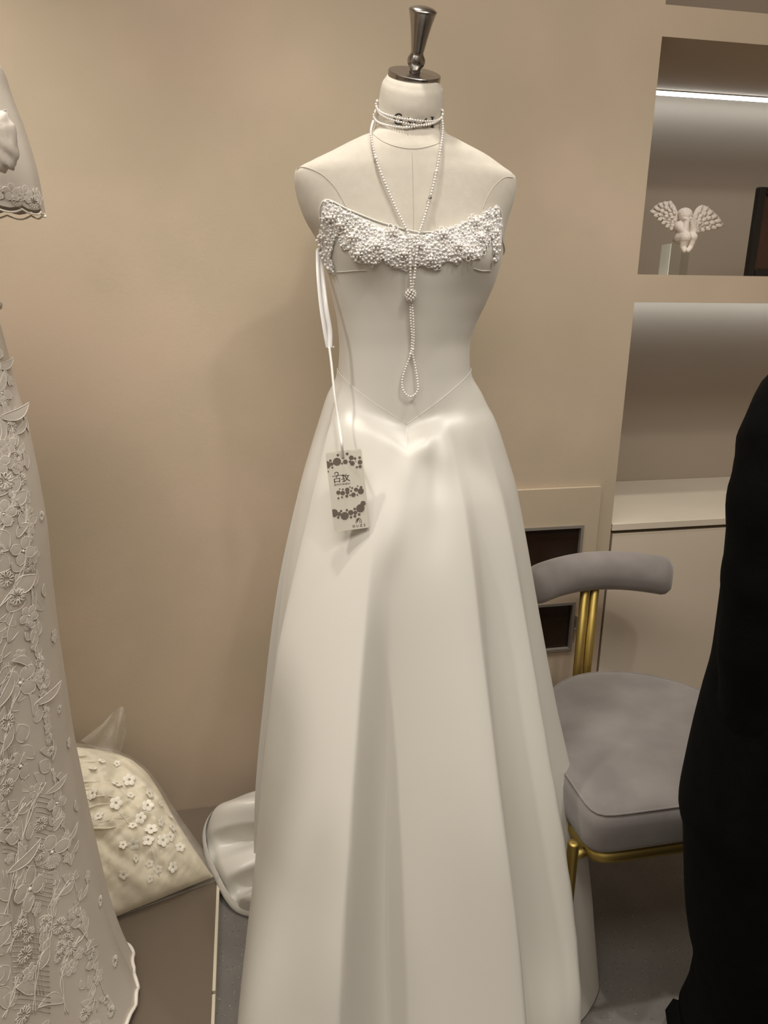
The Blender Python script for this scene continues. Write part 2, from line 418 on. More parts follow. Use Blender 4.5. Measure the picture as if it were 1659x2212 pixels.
form = thing('dress_form', 'cream linen dress form with steel neck cap wearing the satin gown', 'dress form', DF, DYAW)
zs = sorted(set([1.772 - 0.004 * i for i in range(36)] + [1.63 - 0.008 * i for i in range(80)]), reverse=True)
NT = 96; v = []
for z in zs:
    for i in range(NT): v.append(torso(2 * pi * i / NT - pi, z))
f = [q[::-1] for q in grid_faces(NT, len(zs), True)]
top = [torso(2 * pi * i / NT - pi, 1.772) for i in range(NT)]
cen = sum(top, Vector()) / NT
k = len(v); v += [cen + (p - cen) * 0.93 + Vector((0, -.002, .005)) for p in top]; f += [(i, (i + 1) % NT, k + (i + 1) % NT, k + i)[::-1][::-1] for i in range(NT)]
f.append(tuple(range(k, k + NT))); f.append(tuple(range(k - NT, k))[::-1])
obj('torso_cover', v, f, M['linen'], form)
def seam(pxs, off=0.0002, r=0.00055):
    return tube_vf([on_body(x, y, off) for x, y in smooth_path([Vector((a, b, 0)) for a, b in pxs], 8) for x, y in ((x, y),)] if False else
                   [on_body(p.x, p.y, off) for p in smooth_path([Vector((a, b, 0)) for a, b in pxs], 8)], r, 5)
for nm, pxs in (('armhole_seam', [(638, 368), (655, 361), (690, 374), (718, 398), (736, 425), (748, 448)]), ('armhole_seam', [(1108, 384), (1090, 384), (1068, 402), (1052, 428), (1044, 450)]),
                ('neck_seam', [(806, 290), (828, 306), (862, 318), (900, 321), (935, 314), (954, 306)]), ('centre_seam', [(890, 326), (892, 400), (893, 470), (893, 515)])):
    obj(nm, *seam(pxs), M['seam'], form)
# neck cap and finial, tilted forward like the neck
TILT = Euler((radians(27), 0, radians(-4)))
capm = Matrix.LocRotScale(cen + Vector((0.002, 0, 0.003)), Euler((radians(27), radians(3), 0)), None)
v, f = lathe_vf([(0.0445, 0.0), (0.0465, 0.001), (0.0465, 0.0085), (0.0455, 0.0095), (0.012, 0.0100)], 48)
obj('neck_cap', [capm @ Vector(p) for p in v], f, M['steel'], form, smooth=False)
prof = [(0.010, 0.009), (0.0085, 0.013), (0.0095, 0.018), (0.0135, 0.024), (0.0150, 0.031), (0.0142, 0.037), (0.0112, 0.043), (0.0100, 0.047), (0.0106, 0.051), (0.0135, 0.075),
        (0.0175, 0.100), (0.0215, 0.119), (0.0225, 0.122), (0.0222, 0.1235), (0.017, 0.1275), (0.010, 0.1298), (0.003, 0.1305)]
prof = [(r * 1.06, 0.009 + (z - 0.009) * 0.80) for r, z in prof]
v, f = lathe_vf(prof, 40)
fin = obj('finial', [capm @ Vector(p) for p in v], f, M['steel'], form)
# lettering round the neck
def ribbon_px(mb, pts, w, place, nx=0.0):
    """a flat stroke given in photo pixels, laid on a surface by place(px, py)"""
    P = [Vector((a, b, 0)) for a, b in pts]; fine = resample(P, 1.2) + [P[-1]]
    L = []; R = []
    for i, p in enumerate(fine):
        t = (fine[min(i + 1, len(fine) - 1)] - fine[max(i - 1, 0)]); t = t.normalized() if t.length > 1e-6 else Vector((1, 0, 0))
        nrm = Vector((-t.y, t.x, 0)) * (w / 2)
        L.append(place((p + nrm).x, (p + nrm).y)); R.append(place((p - nrm).x, (p - nrm).y))
    n = len(L); mb.add(L + R, [(i, i + 1, n + i + 1, n + i) for i in range(n - 1)])
place_neck = lambda x, y: on_body(x, y, 0.0008)
LET = {k: MB() for k in 'GUZI'}
for st, w in (([(867.5, 250.5), (866, 247.5), (861, 245.8), (855.5, 248), (852.3, 253), (852.2, 260), (855, 266), (860.5, 268.3), (865, 266.5), (866.5, 264)], 3.2),
              ([(866.8, 270), (866.6, 259.5)], 3.0), ([(862.5, 259.5), (869.5, 259.8)], 1.6),
              ([(884, 248.5), (884, 260), (886.5, 266.5), (891, 268.6), (895.5, 266), (897.5, 260), (897.5, 249.3)], 2.4), ([(884, 248.5), (884, 262)], 4.0),
              ([(879.8, 248.6), (889, 248.9)], 1.6), ([(893.6, 249.3), (901.3, 249.6)], 1.6),
              ([(911, 254.5), (911.2, 251.5), (923.3, 252.3)], 2.4), ([(922.6, 253), (911.2, 271.5)], 3.2), ([(911, 271.6), (924, 272.2), (924.4, 268.5)], 2.4),
              ([(934, 253), (934, 274.6)], 3.8), ([(930, 252.7), (938, 253.3)], 1.7), ([(930, 274.4), (938, 274.9)], 1.7)):
    ribbon_px(LET['GUZI'[sum(st[0][0] > q for q in (874, 906, 928))]], st, w, place_neck)
for k in 'GUZI': LET[k].build('letter', M['letter'], form, smooth=False)
v, f = lathe_vf([(0.016, 0.02), (0.016, 1.0)], 24); obj('stand_pole', v, f, M['steel'], form)
v, f = lathe_vf([(0.15, 0.0), (0.15, 0.012), (0.03, 0.022), (0.018, 0.03)], 40); stand_base = obj('stand_base', v, f, M['steel'], form)

# ------------------------------------------------------------------ satin wedding dress
dress = thing('satin_wedding_dress', 'strapless ivory satin wedding gown with pearl lace neckline on the dress form', 'wedding dress', DF, DYAW)
Z_NECK = Curve([(-3.2, 1.43), (-2.2, 1.44), (-1.7, 1.475), (-1.15, 1.500), (-0.94, 1.552), (-0.83, 1.566), (-0.62, 1.549), (-0.33, 1.526), (0.0, 1.513), (0.33, 1.522), (0.60, 1.541), (0.82, 1.560), (0.89, 1.552), (1.03, 1.505), (1.7, 1.475), (2.2, 1.44), (3.2, 1.43)])
def z_waist(t):
    return 1.178 + 0.094 * (abs(sin(t + 0.14)) ** 0.95 if cos(t) > 0 else 1.0) - (0.0 if cos(t) > 0 else 0.012 * abs(cos(t)))
NT = 200; NR = 70; v = []
for j in range(NR):
    for i in range(NT):
        t = 2 * pi * i / NT - pi; zt, zb = Z_NECK(t), z_waist(t)
        s = j / (NR - 1); z = zt + (zb - zt) * s
        v.append(torso(t, z, 0.0045 - 0.003 * (1 if j == 0 else 0)))
bod = obj('bodice', v, [q[::-1] for q in grid_faces(NT, NR, True)], M['satin'], dress)
# piping along the neckline
obj('neckline_piping', *tube_vf([torso(2 * pi * i / 160 - pi, Z_NECK(2 * pi * i / 160 - pi), 0.0052) for i in range(160)], 0.0018, 6, closed=True), M['satin'], dress)
for pxs in ([(726, 588), (745, 587), (768, 585), (792, 584)], [(1024, 580), (1040, 585), (1060, 585)]):
    obj('bust_seam', *tube_vf([on_body(p.x, p.y, 0.0048) for p in smooth_path([Vector((a, b, 0)) for a, b in pxs], 6)], 0.0011, 5), M['satin'], dress)

SK = {1.275: (-.139, .114, .096, .086), 1.24: (-.157, .136, .100, .10), 1.20: (-.172, .157, .108, .115), 1.174: (-.180, .172, .126, .125), 1.10: (-.203, .201, .156, .15), 1.03: (-.222, .226, .186, .17), .77: (-.279, .290, .270, .215),
      .54: (-.316, .335, .355, .24), .25: (-.352, .390, .46, .26), 0.004: (-.366, .41, .56, .27)}
K_XL, K_XR, K_BF, K_BB = (Curve([(z, r[k]) for z, r in SK.items()]) for k in range(4))
def ridge(d, wl, wr): return exp(-(abs(d) / (wl if d < 0 else wr)) ** 1.35)
def folds(t, z):
    u = 1.27 - z; g = sstep(0.10, 0.75, u)
    d = 0.0
    # (angle at top, angle at hem, amplitude, left width, right width)
    for (ta, tb, A, wl, wr, st) in ((-0.42, -0.50, .138, .42, .042, .16), (-0.27, -0.36, -.045, .10, .10, .2), (0.30, 0.255, .090, .46, .050, .02), (0.40, 0.37, -.035, .07, .09, .05), (0.74, 0.58, .070, .17, .055, .03), (0.83, 0.70, -.020, .07, .08, .1), (1.10, 0.98, .046, .20, .08, .1),
                                    (-1.06, -0.98, .050, .050, .40, -.12), (-1.22, -1.14, -.055, .09, .07, -.12), (-1.75, -1.75, .02, .25, .12, 0), (1.55, 1.55, .012, .2, .2, 0), (2.2, 2.2, .03, .2, .2, 0), (-2.4, -2.4, .03, .2, .2, 0), (2.9, 2.9, .03, .2, .2, 0)):
        q = sstep(st, st + 0.85, u); tc = ta + (tb - ta) * min(1, u / 1.2)
        sharp = 1.0 + 1.2 * (1 - q)
        d += A * q * ridge(t - tc, wl * sharp, wr * sharp)
    d += 0.075 * sstep(0.42, 0.02, z) * exp(-((t + 0.80) / 0.20) ** 2)
    d -= 0.040 * g * (1 if cos(t) > -.2 else .5)
    # gathers and puckers below the point of the waist
    if cos(t) > 0:
        for (tc, zc, A, wt, wz) in ((0.02, 1.145, .007, .11, .028), (0.20, 1.125, .005, .09, .045), (-0.16, 1.10, .0045, .10, .04), (0.10, 1.085, -.005, .08, .04), (-0.75, 1.17, .006, .22, .05), (0.55, 1.18, .005, .16, .05),
                                     (-0.3, 0.99, .006, .1, .06), (0.05, 1.01, -.004, .12, .06), (0.42, .10, .018, .10, .08), (0.62, .06, -.012, .1, .08), (0.1, .03, .010, .16, .05), (-.75, .12, -.012, .10, .12)):
            d += 1.0 * A * exp(-((t - tc - (z - zc) * 0.6) / wt) ** 2 - ((z - zc) / wz) ** 2)
    return d
def skirt(t, z, off=0.0, fold=True):
    xl, xr = K_XL(z), K_XR(z); c = (xl + xr) / 2; a = (xr - xl) / 2 + off
    st, ct = sin(t), cos(t); b = (K_BF(z) if ct > 0 else K_BB(z)) + off
    n = 2.2 + 0.25 * sstep(1.1, 0.2, z)
    q = (abs(st) ** n + abs(ct) ** n) ** (-1 / n)
    d = folds(t, z) if fold else 0.0
    return Vector((c + (a + d * abs(st) ** .5) * st * q, -(b + d) * ct * q, z))
NT = 520; NR = 150; v = []
ts = [2 * pi * i / NT - pi for i in range(NT)]
for j in range(NR):
    s = j / (NR - 1)
    for t in ts:
        zt = z_waist(t); z = zt + (0.006 - zt) * (s ** 1.12)
        p = skirt(t, z)
        if s < 0.06:                                  # meet the bodice at the waist seam
            b = torso(t, z, 0.0068); k = (s / 0.06); k = k * k * (3 - 2 * k); p = b * (1 - k) + p * k
        v.append(p)
obj('skirt', v, [q[::-1] for q in grid_faces(NT, NR, True)], M['satin'], dress)
obj('waist_piping', *tube_vf([torso(t, z_waist(t), 0.0062) for t in ts[::2]], 0.0010, 5, closed=True), M['satin'], dress)

# train: a puffed fold of satin behind the hem on the left, a trailing corner on the right
def hash2(a, b): return sin(a * 12.9898 + b * 78.233) * 43758.5453 % 1.0
rim = [on_y(575, 1722, 1.62), on_y(540, 1727, 1.61), on_y(500, 1743, 1.60), on_y(464, 1762, 1.575), on_z(447, 1800, .062), on_z(453, 1850, .046), on_z(476, 1902, .034), on_z(500, 1945, .018), on_z(524, 1967, .008), on_z(552, 1974, .008), on_z(580, 1972, .008)]
inn = [on_y(640, 1690, 1.58), on_y(640, 1700, 1.57), on_y(640, 1715, 1.56), on_y(640, 1735, 1.54), on_y(640, 1760, 1.52), on_y(640, 1790, 1.50), on_y(640, 1830, 1.48), on_y(640, 1870, 1.45), on_y(640, 1900, 1.42), on_y(640, 1925, 1.40), on_y(640, 1945, 1.38)]
rimS = smooth_path(rim, 10); innS = smooth_path(inn, 10); NV = 36; v = []
PL = Curve([(0, .2), (.18, .55), (.30, .95), (.42, .65), (.50, -.15), (.56, .45), (.62, .55), (.70, -.35), (.78, .75), (.88, .6), (1.0, .1)])
for j in range(NV):
    q = j / (NV - 1)
    for i, (a, b) in enumerate(zip(rimS, innS)):
        u = i / (len(rimS) - 1); k = sin(min(1, q * 1.25) * pi) ** 0.8 if q < .8 else 0.0
        p = a.lerp(b, q)
        lift_ = 0.080 * PL(u) * sin(pi * min(1, q * 1.05)) ** .7
        roll = 0.020 * sstep(0, .10, q)                    # the turned hem
        v.append(p + Vector((-0.25 * lift_, -0.75 * lift_, 0.75 * lift_ + roll * (1 - q))))
obj('train', v, [x[::-1] for x in grid_faces(len(rimS), NV)], M['satin'], dress, local=False)
v = []
for j in range(5):
    q = j / 4
    for i, (a, b) in enumerate(zip(rimS, innS)):
        d = (a - b); d.z = 0; d.normalize()
        p = a + d * (0.010 * sin(q * pi) + .002) + Vector((0, 0, 0.016 - 0.030 * q)); p.z = max(p.z, .003 if p.x > -.40 else .033); v.append(p)
obj('train_hem', v, grid_faces(len(rimS), 5), M['satin'], dress, local=False)
# right trailing hem
hem = [on_z(1180, 2060, 0.004), on_z(1262, 2120, 0.004), on_z(1292, 2118, 0.004), on_z(1280, 2030, 0.004), on_z(1262, 1960, 0.004), on_z(1225, 1850, 0.004)]
hem = smooth_path(hem, 8); NV = 18; v = []
for j in range(NV):
    q = j / (NV - 1)
    for i, p in enumerate(hem):
        u = i / (len(hem) - 1)
        apex = Vector((0.31, 1.38, 0.46))
        w = q; p2 = p.lerp(apex, w) + Vector((0.028 * (1 - q) * q * sin(u * 9), 0, 0)) + Vector((0.04, 0, -0.04)) * sin(q * pi) * (0.4 + .6 * sin(u * pi))
        p2.z = max(p2.z, 0.004); v.append(p2)
obj('train_corner', v, grid_faces(len(hem), NV), M['satin'], dress, local=False)

# beaded lace of the neckline
LACE = [(701, 433), (745, 456), (800, 484), (850, 506), (885, 511), (930, 507), (985, 489), (1035, 467), (1076, 443), (1083, 480), (1081, 540), (1073, 572), (1062, 505), (1052, 535), (1036, 560), (1008, 556), (988, 568),
        (962, 562), (946, 580), (902, 572), (880, 582), (850, 578), (828, 560), (806, 573), (766, 564), (752, 540), (737, 535), (731, 500), (720, 520), (714, 555), (722, 592), (708, 590), (696, 545), (687, 525), (692, 490)]
def inside(x, y, poly):
    c = False; n = len(poly)
    for i in range(n):
        x1, y1 = poly[i]; x2, y2 = poly[(i + 1) % n]
        if (y1 > y) != (y2 > y) and x < (x2 - x1) * (y - y1) / (y2 - y1) + x1: c = not c
    return c
rng = random.Random(3)
def sample_lace(n, gap):
    out = []; tries = 0
    while len(out) < n and tries < n * 40:
        tries += 1; x = rng.uniform(684, 1084); y = rng.uniform(430, 595)
        if inside(x, y, LACE) and all((x - a) ** 2 + (y - b) ** 2 > gap * gap for a, b in out[-400:]): out.append((x, y))
    return out
def tangent_frame(px, py, off):
    p = on_body(px, py, off); a = on_body(px + 2, py, off) - p; b = on_body(px, py - 2, off) - p
    a = a.normalized(); b = (b - a * a.dot(b)).normalized(); n = a.cross(b).normalized()
    if n.y > 0: n = -n
    return p, a, b, n
# corded net ground: curls of thread
mb = MB()
for (x, y) in sample_lace(620, 4.6):
    p, a, b, n = tangent_frame(x, y, 0.007)
    r = rng.uniform(0.0028, 0.0062); ph = rng.uniform(0, 6.28); turns = rng.uniform(0.7, 1.25); tilt = rng.uniform(-0.4, 0.5)
    K = 9
    pts = [p + (a * cos(ph + turns * 6.28 * i / K) + (b + n * tilt) * sin(ph + turns * 6.28 * i / K)) * r * (1 - 0.45 * i / K) for i in range(K + 1)]
    mb.add(*tube_vf(pts, 0.00075, 4))
mb.build('lace_cording', M['lace_white'], dress, kind='stuff')
# sheer ground behind the curls
gx = []; mb = MB()
step = 5
for yy in range(430, 600, step):
    for xx in range(684, 1086, step):
        if inside(xx + step / 2, yy + step / 2, LACE):
            q = [on_body(xx + dx, yy + dy, 0.0062) for dx, dy in ((0, 0), (step, 0), (step, step), (0, step))]
            mb.add(q, [(0, 1, 2, 3)])
mb.build('lace_ground', M['lace_white'], dress, kind='stuff')
mb = MB()
for (x, y) in sample_lace(430, 6.0):
    p, a, b, n = tangent_frame(x, y, 0.009); ball(mb, p, rng.uniform(0.0018, 0.0031))
mb.build('small_pearls', M['pearl'], dress, kind='stuff')
for (x, y) in ((735, 485), (761, 512), (812, 530), (848, 500), (990, 530), (1040, 512), (1052, 488), (958, 505), (872, 548), (715, 470), (930, 560), (775, 548), (1015, 545), (1028, 478), (905, 528)):
    p, a, b, n = tangent_frame(x, y, 0.0115); mb = MB()
    ball(mb, p + n * 0.002, 0.0036, ICO2)
    for k in range(6): ball(mb, p + (a * cos(k * 1.05) + b * sin(k * 1.05)) * 0.0062, 0.0025, ICO1)
    for k in range(7):                                  # little looped petals round the cluster
        q = k * 0.9; c = p + (a * cos(q) + b * sin(q)) * 0.0105 - n * 0.003
        mb.add(*tube_vf([c + (a * cos(w * .9) + b * sin(w * .9)) * 0.0042 for w in range(7)], 0.0008, 4, closed=True))
    mb.build('pearl_flower', M['pearl'], dress)
# hanging pearls along the left underarm edge
mb = MB()
for (x, y) in ((688, 512), (685, 520), (690, 530), (687, 540), (693, 548), (697, 558), (703, 572), (709, 580), (1075, 500), (1077, 515), (1074, 530), (1072, 545), (1068, 560)):
    ball(mb, on_body(x, y, 0.010), 0.0032, ICO2)
mb.build('edge_pearls', M['pearl'], dress, kind='stuff')
# hanger ribbon loop
def skirt_y(off):
    def f(x, z):
        if z > 1.26: return torso_y(off)(x, z)
        xl, xr = K_XL(z), K_XR(z); c = (xl + xr) / 2; a = (xr - xl) / 2 + off; n = 2.3
        u = min(0.985, abs((x - c) / a)); vv = (1 - u ** n) ** (1 / n); t = atan2((x - c) / a, vv)
        return skirt(t, z, off).y
    return f
def on_skirt(px, py, off): return hit(px, py, skirt_y(off))
def on_local(px, py, y):
    d = DMI.to_3x3() @ ray(px, py); return CAM_L + d * ((y - CAM_L.y) / d.y)
def strip(mb, pts, w, wdir):
    L = [Vector(p) - Vector(wdir) * (w / 2) for p in pts]; R = [Vector(p) + Vector(wdir) * (w / 2) for p in pts]; n = len(L)
    mb.add(L + R, [(i, i + 1, n + i + 1, n + i) for i in range(n - 1)])
mb = MB()
p1 = smooth_path([on_local(687, 540, -.03), on_local(688, 590, -.05), on_local(694, 660, -.062), on_local(703, 720, -.07), on_local(709, 752, -.072)], 8)
p2 = smooth_path([on_local(690, 545, -.02), on_local(696, 600, -.04), on_local(703, 660, -.06), on_local(712, 715, -.068), on_local(712, 752, -.074)], 8)
strip(mb, p1, 0.009, (0.85, 0.5, 0)); strip(mb, p2, 0.010, (0.9, -0.3, 0))
o = mb.build('hanger_ribbon', M['ribbon'], dress); sm = o.modifiers.new('thick', 'SOLIDIFY'); sm.thickness = 0.0008

# ------------------------------------------------------------------ hang tag
TC = on_skirt(751, 1061, 0.044)
tagroot = thing('hang_tag', 'ivory card hang tag with grey dots hanging on the left of the skirt', 'tag', DM @ TC, DYAW)
TW, TH = 0.0635, 0.1400
tm = Euler((radians(-8), 0, radians(0))).to_matrix() @ Matrix.Rotation(radians(5.0), 3, 'Y').inverted().to_3x3()
def tp(u, w, d):                                        # u right, w down from the top-left corner (0..1), d towards the viewer
    return tm @ Vector(((u - 0.5) * TW, -d, (0.5 - w) * TH))
def card_vf(u0, u1, w0, w1, d0, d1, r=0.004, n=5):
    ru, rw = r / TW, r / TH; pts = []
    for cu, cw, a0 in ((u1 - ru, w0 + rw, -90), (u1 - ru, w1 - rw, 0), (u0 + ru, w1 - rw, 90), (u0 + ru, w0 + rw, 180)):
        for k in range(n):
            a = radians(a0 + 90 * k / (n - 1)); pts.append((cu + ru * cos(a), cw + rw * sin(a)))
    m = len(pts); v = [tp(a, b, d1) for a, b in pts] + [tp(a, b, d0) for a, b in pts]
    return v, [tuple(range(m))[::-1], tuple(range(m, 2 * m))] + [(i, (i + 1) % m, m + (i + 1) % m, m + i) for i in range(m)]
obj('card', *card_vf(0, 1, 0, 1, 0, 0.0008), M['paper'], tagroot, smooth=False)
obj('rear_card', *card_vf(0.01, 1.012, -0.018, 0.985, -0.003, -0.002), M['paper'], tagroot, smooth=False)
def tz(X, Y):                                           # zoomed-crop coordinates of the tag to (u, w)
    ex = Vector((805, -55)); ey = Vector((150, 1850)); d = Vector((X - 235, Y - 185)); det = ex.x * ey.y - ex.y * ey.x
    return (d.x * ey.y - d.y * ey.x) / det, (ex.x * d.y - ex.y * d.x) / det
mb = MB()
for kd, (X, Y, r) in enumerate(((510, 225, 30), (720, 205, 32), (340, 345, 30), (255, 440, 90), (365, 425, 42), (488, 375, 92), (600, 425, 22), (675, 388, 54), (380, 505, 24), (275, 595, 25), (812, 300, 54), (895, 320, 30), (1000, 305, 30),
                (780, 388, 30), (832, 432, 54), (908, 388, 12), (1005, 412, 52), (932, 525, 25), (1005, 515, 38), (535, 1018, 17), (602, 1030, 22), (500, 1100, 48), (598, 1118, 52), (702, 1045, 50), (706, 1110, 44), (765, 985, 17),
                (815, 1010, 23), (790, 1080, 24), (688, 1195, 34), (580, 1215, 23), (498, 1235, 24), (765, 1178, 20), (840, 1170, 52), (928, 1180, 20), (900, 1052, 46), (1008, 1095, 70), (1018, 1003, 30), (940, 972, 17),
                (390, 1580, 92), (505, 1610, 45), (548, 1542, 28), (630, 1662, 92), (482, 1690, 29), (682, 1530, 28), (770, 1592, 60), (772, 1703, 30), (860, 1510, 30), (875, 1598, 44), (862, 1682, 33), (990, 1502, 96), (1055, 1390, 60), (960, 1648, 30))):
    n = 20; pts = []
    for k in range(n):
        u, w = tz(X + r * cos(2 * pi * k / n), Y + r * sin(2 * pi * k / n)); pts.append(tp(min(0.992, max(0.008, u)), w, 0.00100 + 0.000008 * kd))
    obj('printed_dot', pts, [tuple(range(n))[::-1]], M['dot'], tagroot, smooth=False)
mb = MB()
place_tag = lambda X, Y: tp(*tz(X, Y), 0.0012)
def stroke_tag(pts, w):
    P = [Vector((a, b, 0)) for a, b in pts]; fine = resample(P, 9) + [P[-1]]; L = []; R = []
    for i, p in enumerate(fine):
        t = fine[min(i + 1, len(fine) - 1)] - fine[max(i - 1, 0)]; t = t.normalized() if t.length > 1e-6 else Vector((1, 0, 0))
        nr = Vector((-t.y, t.x, 0)) * w / 2; L.append(place_tag(*(p + nr).xy)); R.append(place_tag(*(p - nr).xy))
    n = len(L); mb.add(L + R, [(i, i + 1, n + i + 1, n + i) for i in range(n - 1)])
for pts, w in (([(428, 668), (432, 635), (460, 618), (500, 628), (512, 660), (495, 692), (470, 715), (458, 752)], 16), ([(365, 715), (500, 700), (640, 690)], 11), ([(415, 772), (424, 868)], 20), ([(415, 778), (540, 762)], 12),
               ([(540, 758), (535, 860)], 18), ([(424, 845), (535, 835)], 12),
               ([(585, 712), (655, 700), (612, 745)], 14), ([(612, 745), (640, 790), (632, 835), (600, 855)], 16), ([(575, 800), (650, 772)], 13), ([(690, 668), (660, 735)], 14), ([(665, 722), (755, 705)], 12), ([(735, 712), (700, 790), (640, 850)], 16), ([(668, 740), (705, 800), (768, 835)], 17),
               ([(852, 1905), (830, 1895), (808, 1912), (808, 1938), (832, 1950), (856, 1938), (856, 1922), (838, 1922)], 9), ([(892, 1895), (895, 1930), (915, 1945), (935, 1930), (935, 1892)], 9), ([(972, 1892), (1022, 1888), (975, 1940), (1028, 1936)], 9),
               ([(1075, 1888), (1080, 1934)], 11), ([(1052, 1892), (1096, 1885)], 7), ([(1058, 1938), (1098, 1932)], 7),
               ([(885, 1860), (885, 1800), (905, 1755), (940, 1738), (975, 1750), (1000, 1790), (1008, 1858)], 12), ([(915, 1830), (915, 1795), (945, 1770), (965, 1795), (972, 1855)], 9), ([(905, 1800), (920, 1770), (950, 1745)], 14), ([(920, 1800), (915, 1830)], 18)):
    stroke_tag(pts, w)
for k, a in enumerate((-60, -30, 0, 30, 60)):
    stroke_tag([(940 + 75 * sin(radians(a)) - 3, 1785 - 70 * cos(radians(a))), (940 + 75 * sin(radians(a)) + 4, 1785 - 70 * cos(radians(a)))], 7)
lt = mb.build('printed_lettering', M['ink'], tagroot, smooth=False, kind='stuff')
# small line of characters under the name
cu = bpy.data.curves.new('caption', 'FONT'); cu.body = '国际时尚婚纱'; cu.size = 1.0; cu.space_character = 1.12
to = bpy.data.objects.new('caption', cu); COL.objects.link(to)
dg = bpy.context.evaluated_depsgraph_get(); me = bpy.data.meshes.new_from_object(to.evaluated_get(dg))
bpy.data.objects.remove(to)
if len(me.vertices):
    xs = [q.co.x for q in me.vertices]; ys = [q.co.y for q in me.vertices]
    x0, x1, y0, y1 = min(xs), max(xs), min(ys), max(ys)
    for q in me.vertices:
        X = 412 + (q.co.x - x0) / (x1 - x0) * 362; Y = 938 - (q.co.y - y0) / (y1 - y0) * 46 - (X - 412) * 0.05
        q.co = place_tag(X, Y)
    me.materials.append(M['ink']); o = bpy.data.objects.new('printed_caption', me); COL.objects.link(o); o.parent = tagroot
# clear cord from the ribbon loop to the tag
def to_tag(p): return p - TC
hole = TC + tp(0.47, 0.075, 0.001)
cpts = smooth_path([on_local(711, 750, -.074), on_local(716, 790, -.09), on_local(722, 850, -.115), on_local(731, 910, -.14), hole + Vector((-.003, -.004, .03)), hole + Vector((0, -.002, 0))], 8)
mb = MB(); strip(mb, [to_tag(p) for p in cpts], 0.0042, (0.95, -0.3, 0)); mb.add(*tube_vf([to_tag(p) + Vector((.002, .001, 0)) for p in cpts], 0.0007, 5))
ball(mb, to_tag(cpts[0]) + Vector((.008, 0, 0)), 0.0022)
o = mb.build('tag_cord', M['cord'], tagroot); sm = o.modifiers.new('thick', 'SOLIDIFY'); sm.thickness = 0.0006

# ------------------------------------------------------------------ pearl necklace
neck = thing('pearl_necklace', 'long pearl necklace wrapped round the neck and knotted over the bodice', 'necklace', DF, DYAW)
def strand(name, pts, d, kind='stuff'):
    mb = MB()
    for i, p in enumerate(resample(pts, d * 1.02)): ball(mb, p, d / 2 * (1.45 if i % 37 == 20 else 1.0), ICO1)
    return mb.build(name, M['pearl'], neck, kind=kind)
CH = (([(814, 219), (812, 229), (822, 242), (842, 250), (866, 256), (890, 259), (915, 262), (940, 261), (952, 256), (957, 246)], 1.742),
      ([(813, 234), (822, 247), (840, 257), (862, 263), (885, 268.5), (905, 271), (925, 270), (945, 262), (955, 250), (956, 238)], 1.735),
      ([(810, 243), (807, 252), (817, 264), (838, 271), (862, 275), (888, 275), (910, 270), (932, 266), (950, 258), (956, 246)], 1.727))
for pxs, zb in CH:
    front = [on_body(x, y, 0.004) for x, y in pxs]
    a, b = front[0], front[-1]; back = []
    for k in range(1, 12):
        q = k / 12; ang = pi * q; z = b.z * (1 - q) + a.z * q
        cx = (a.x + b.x) / 2; back.append(Vector((cx + (b.x - cx) * cos(ang), (b.y + a.y) / 2 + 0.085 * sin(ang), z + 0.02 * sin(ang))))
    strand('choker_strand', smooth_path(front + back + [front[0]], 10), 0.0044)
def lift(px, py, o=0.0065): return on_body(px, py, o)
left_s = [lift(806, 262, .008), lift(801, 285, .012), lift(806, 320), lift(818, 360), lift(836, 405), lift(858, 455), lift(879, 497, .010), lift(885, 520, .014), lift(886, 560, .015), lift(887, 600, .016), lift(888, 628, .016)]
right_s = [lift(955, 256, .008), lift(957, 280, .012), lift(952, 320), lift(943, 370), lift(931, 420), lift(915, 475), lift(905, 505, .012), lift(901, 540, .015), lift(897, 580, .016), lift(893, 612, .016), lift(889, 630, .016)]
strand('left_strand', smooth_path(left_s, 10), 0.0050); strand('right_strand', smooth_path(right_s, 10), 0.0050)
L = lambda x, y: on_skirt(x, y, 0.012) if y > 800 else on_body(x, y, 0.012)
strand('loop_strand', smooth_path([L(886, 645), L(887, 690), L(890, 730), L(887, 765), L(876, 795), L(869, 820), L(870, 840), L(878, 853), L(886, 857), L(896, 853), L(903, 840), L(902, 822), L(897, 790), L(892, 765), L(894, 730), L(893, 690), L(889, 645)], 10), 0.0048)
mb = MB(); kc = on_body(887, 637, 0.014)
for k in range(42):
    a = k * 2.4; q = -1 + 2 * (k + .5) / 42; rr = sqrt(1 - q * q)
    ball(mb, kc + Vector((rr * cos(a) * 0.0088, rr * sin(a) * 0.0075 , q * 0.0100)), 0.0025)
mb.build('knot', M['pearl'], neck, kind='stuff')
bd = on_body(929, 427, 0.008); mb = MB()
ball(mb, bd, 0.0036, ICO1); mb.build('crystal_bead', M['steel'], neck, smooth=False)

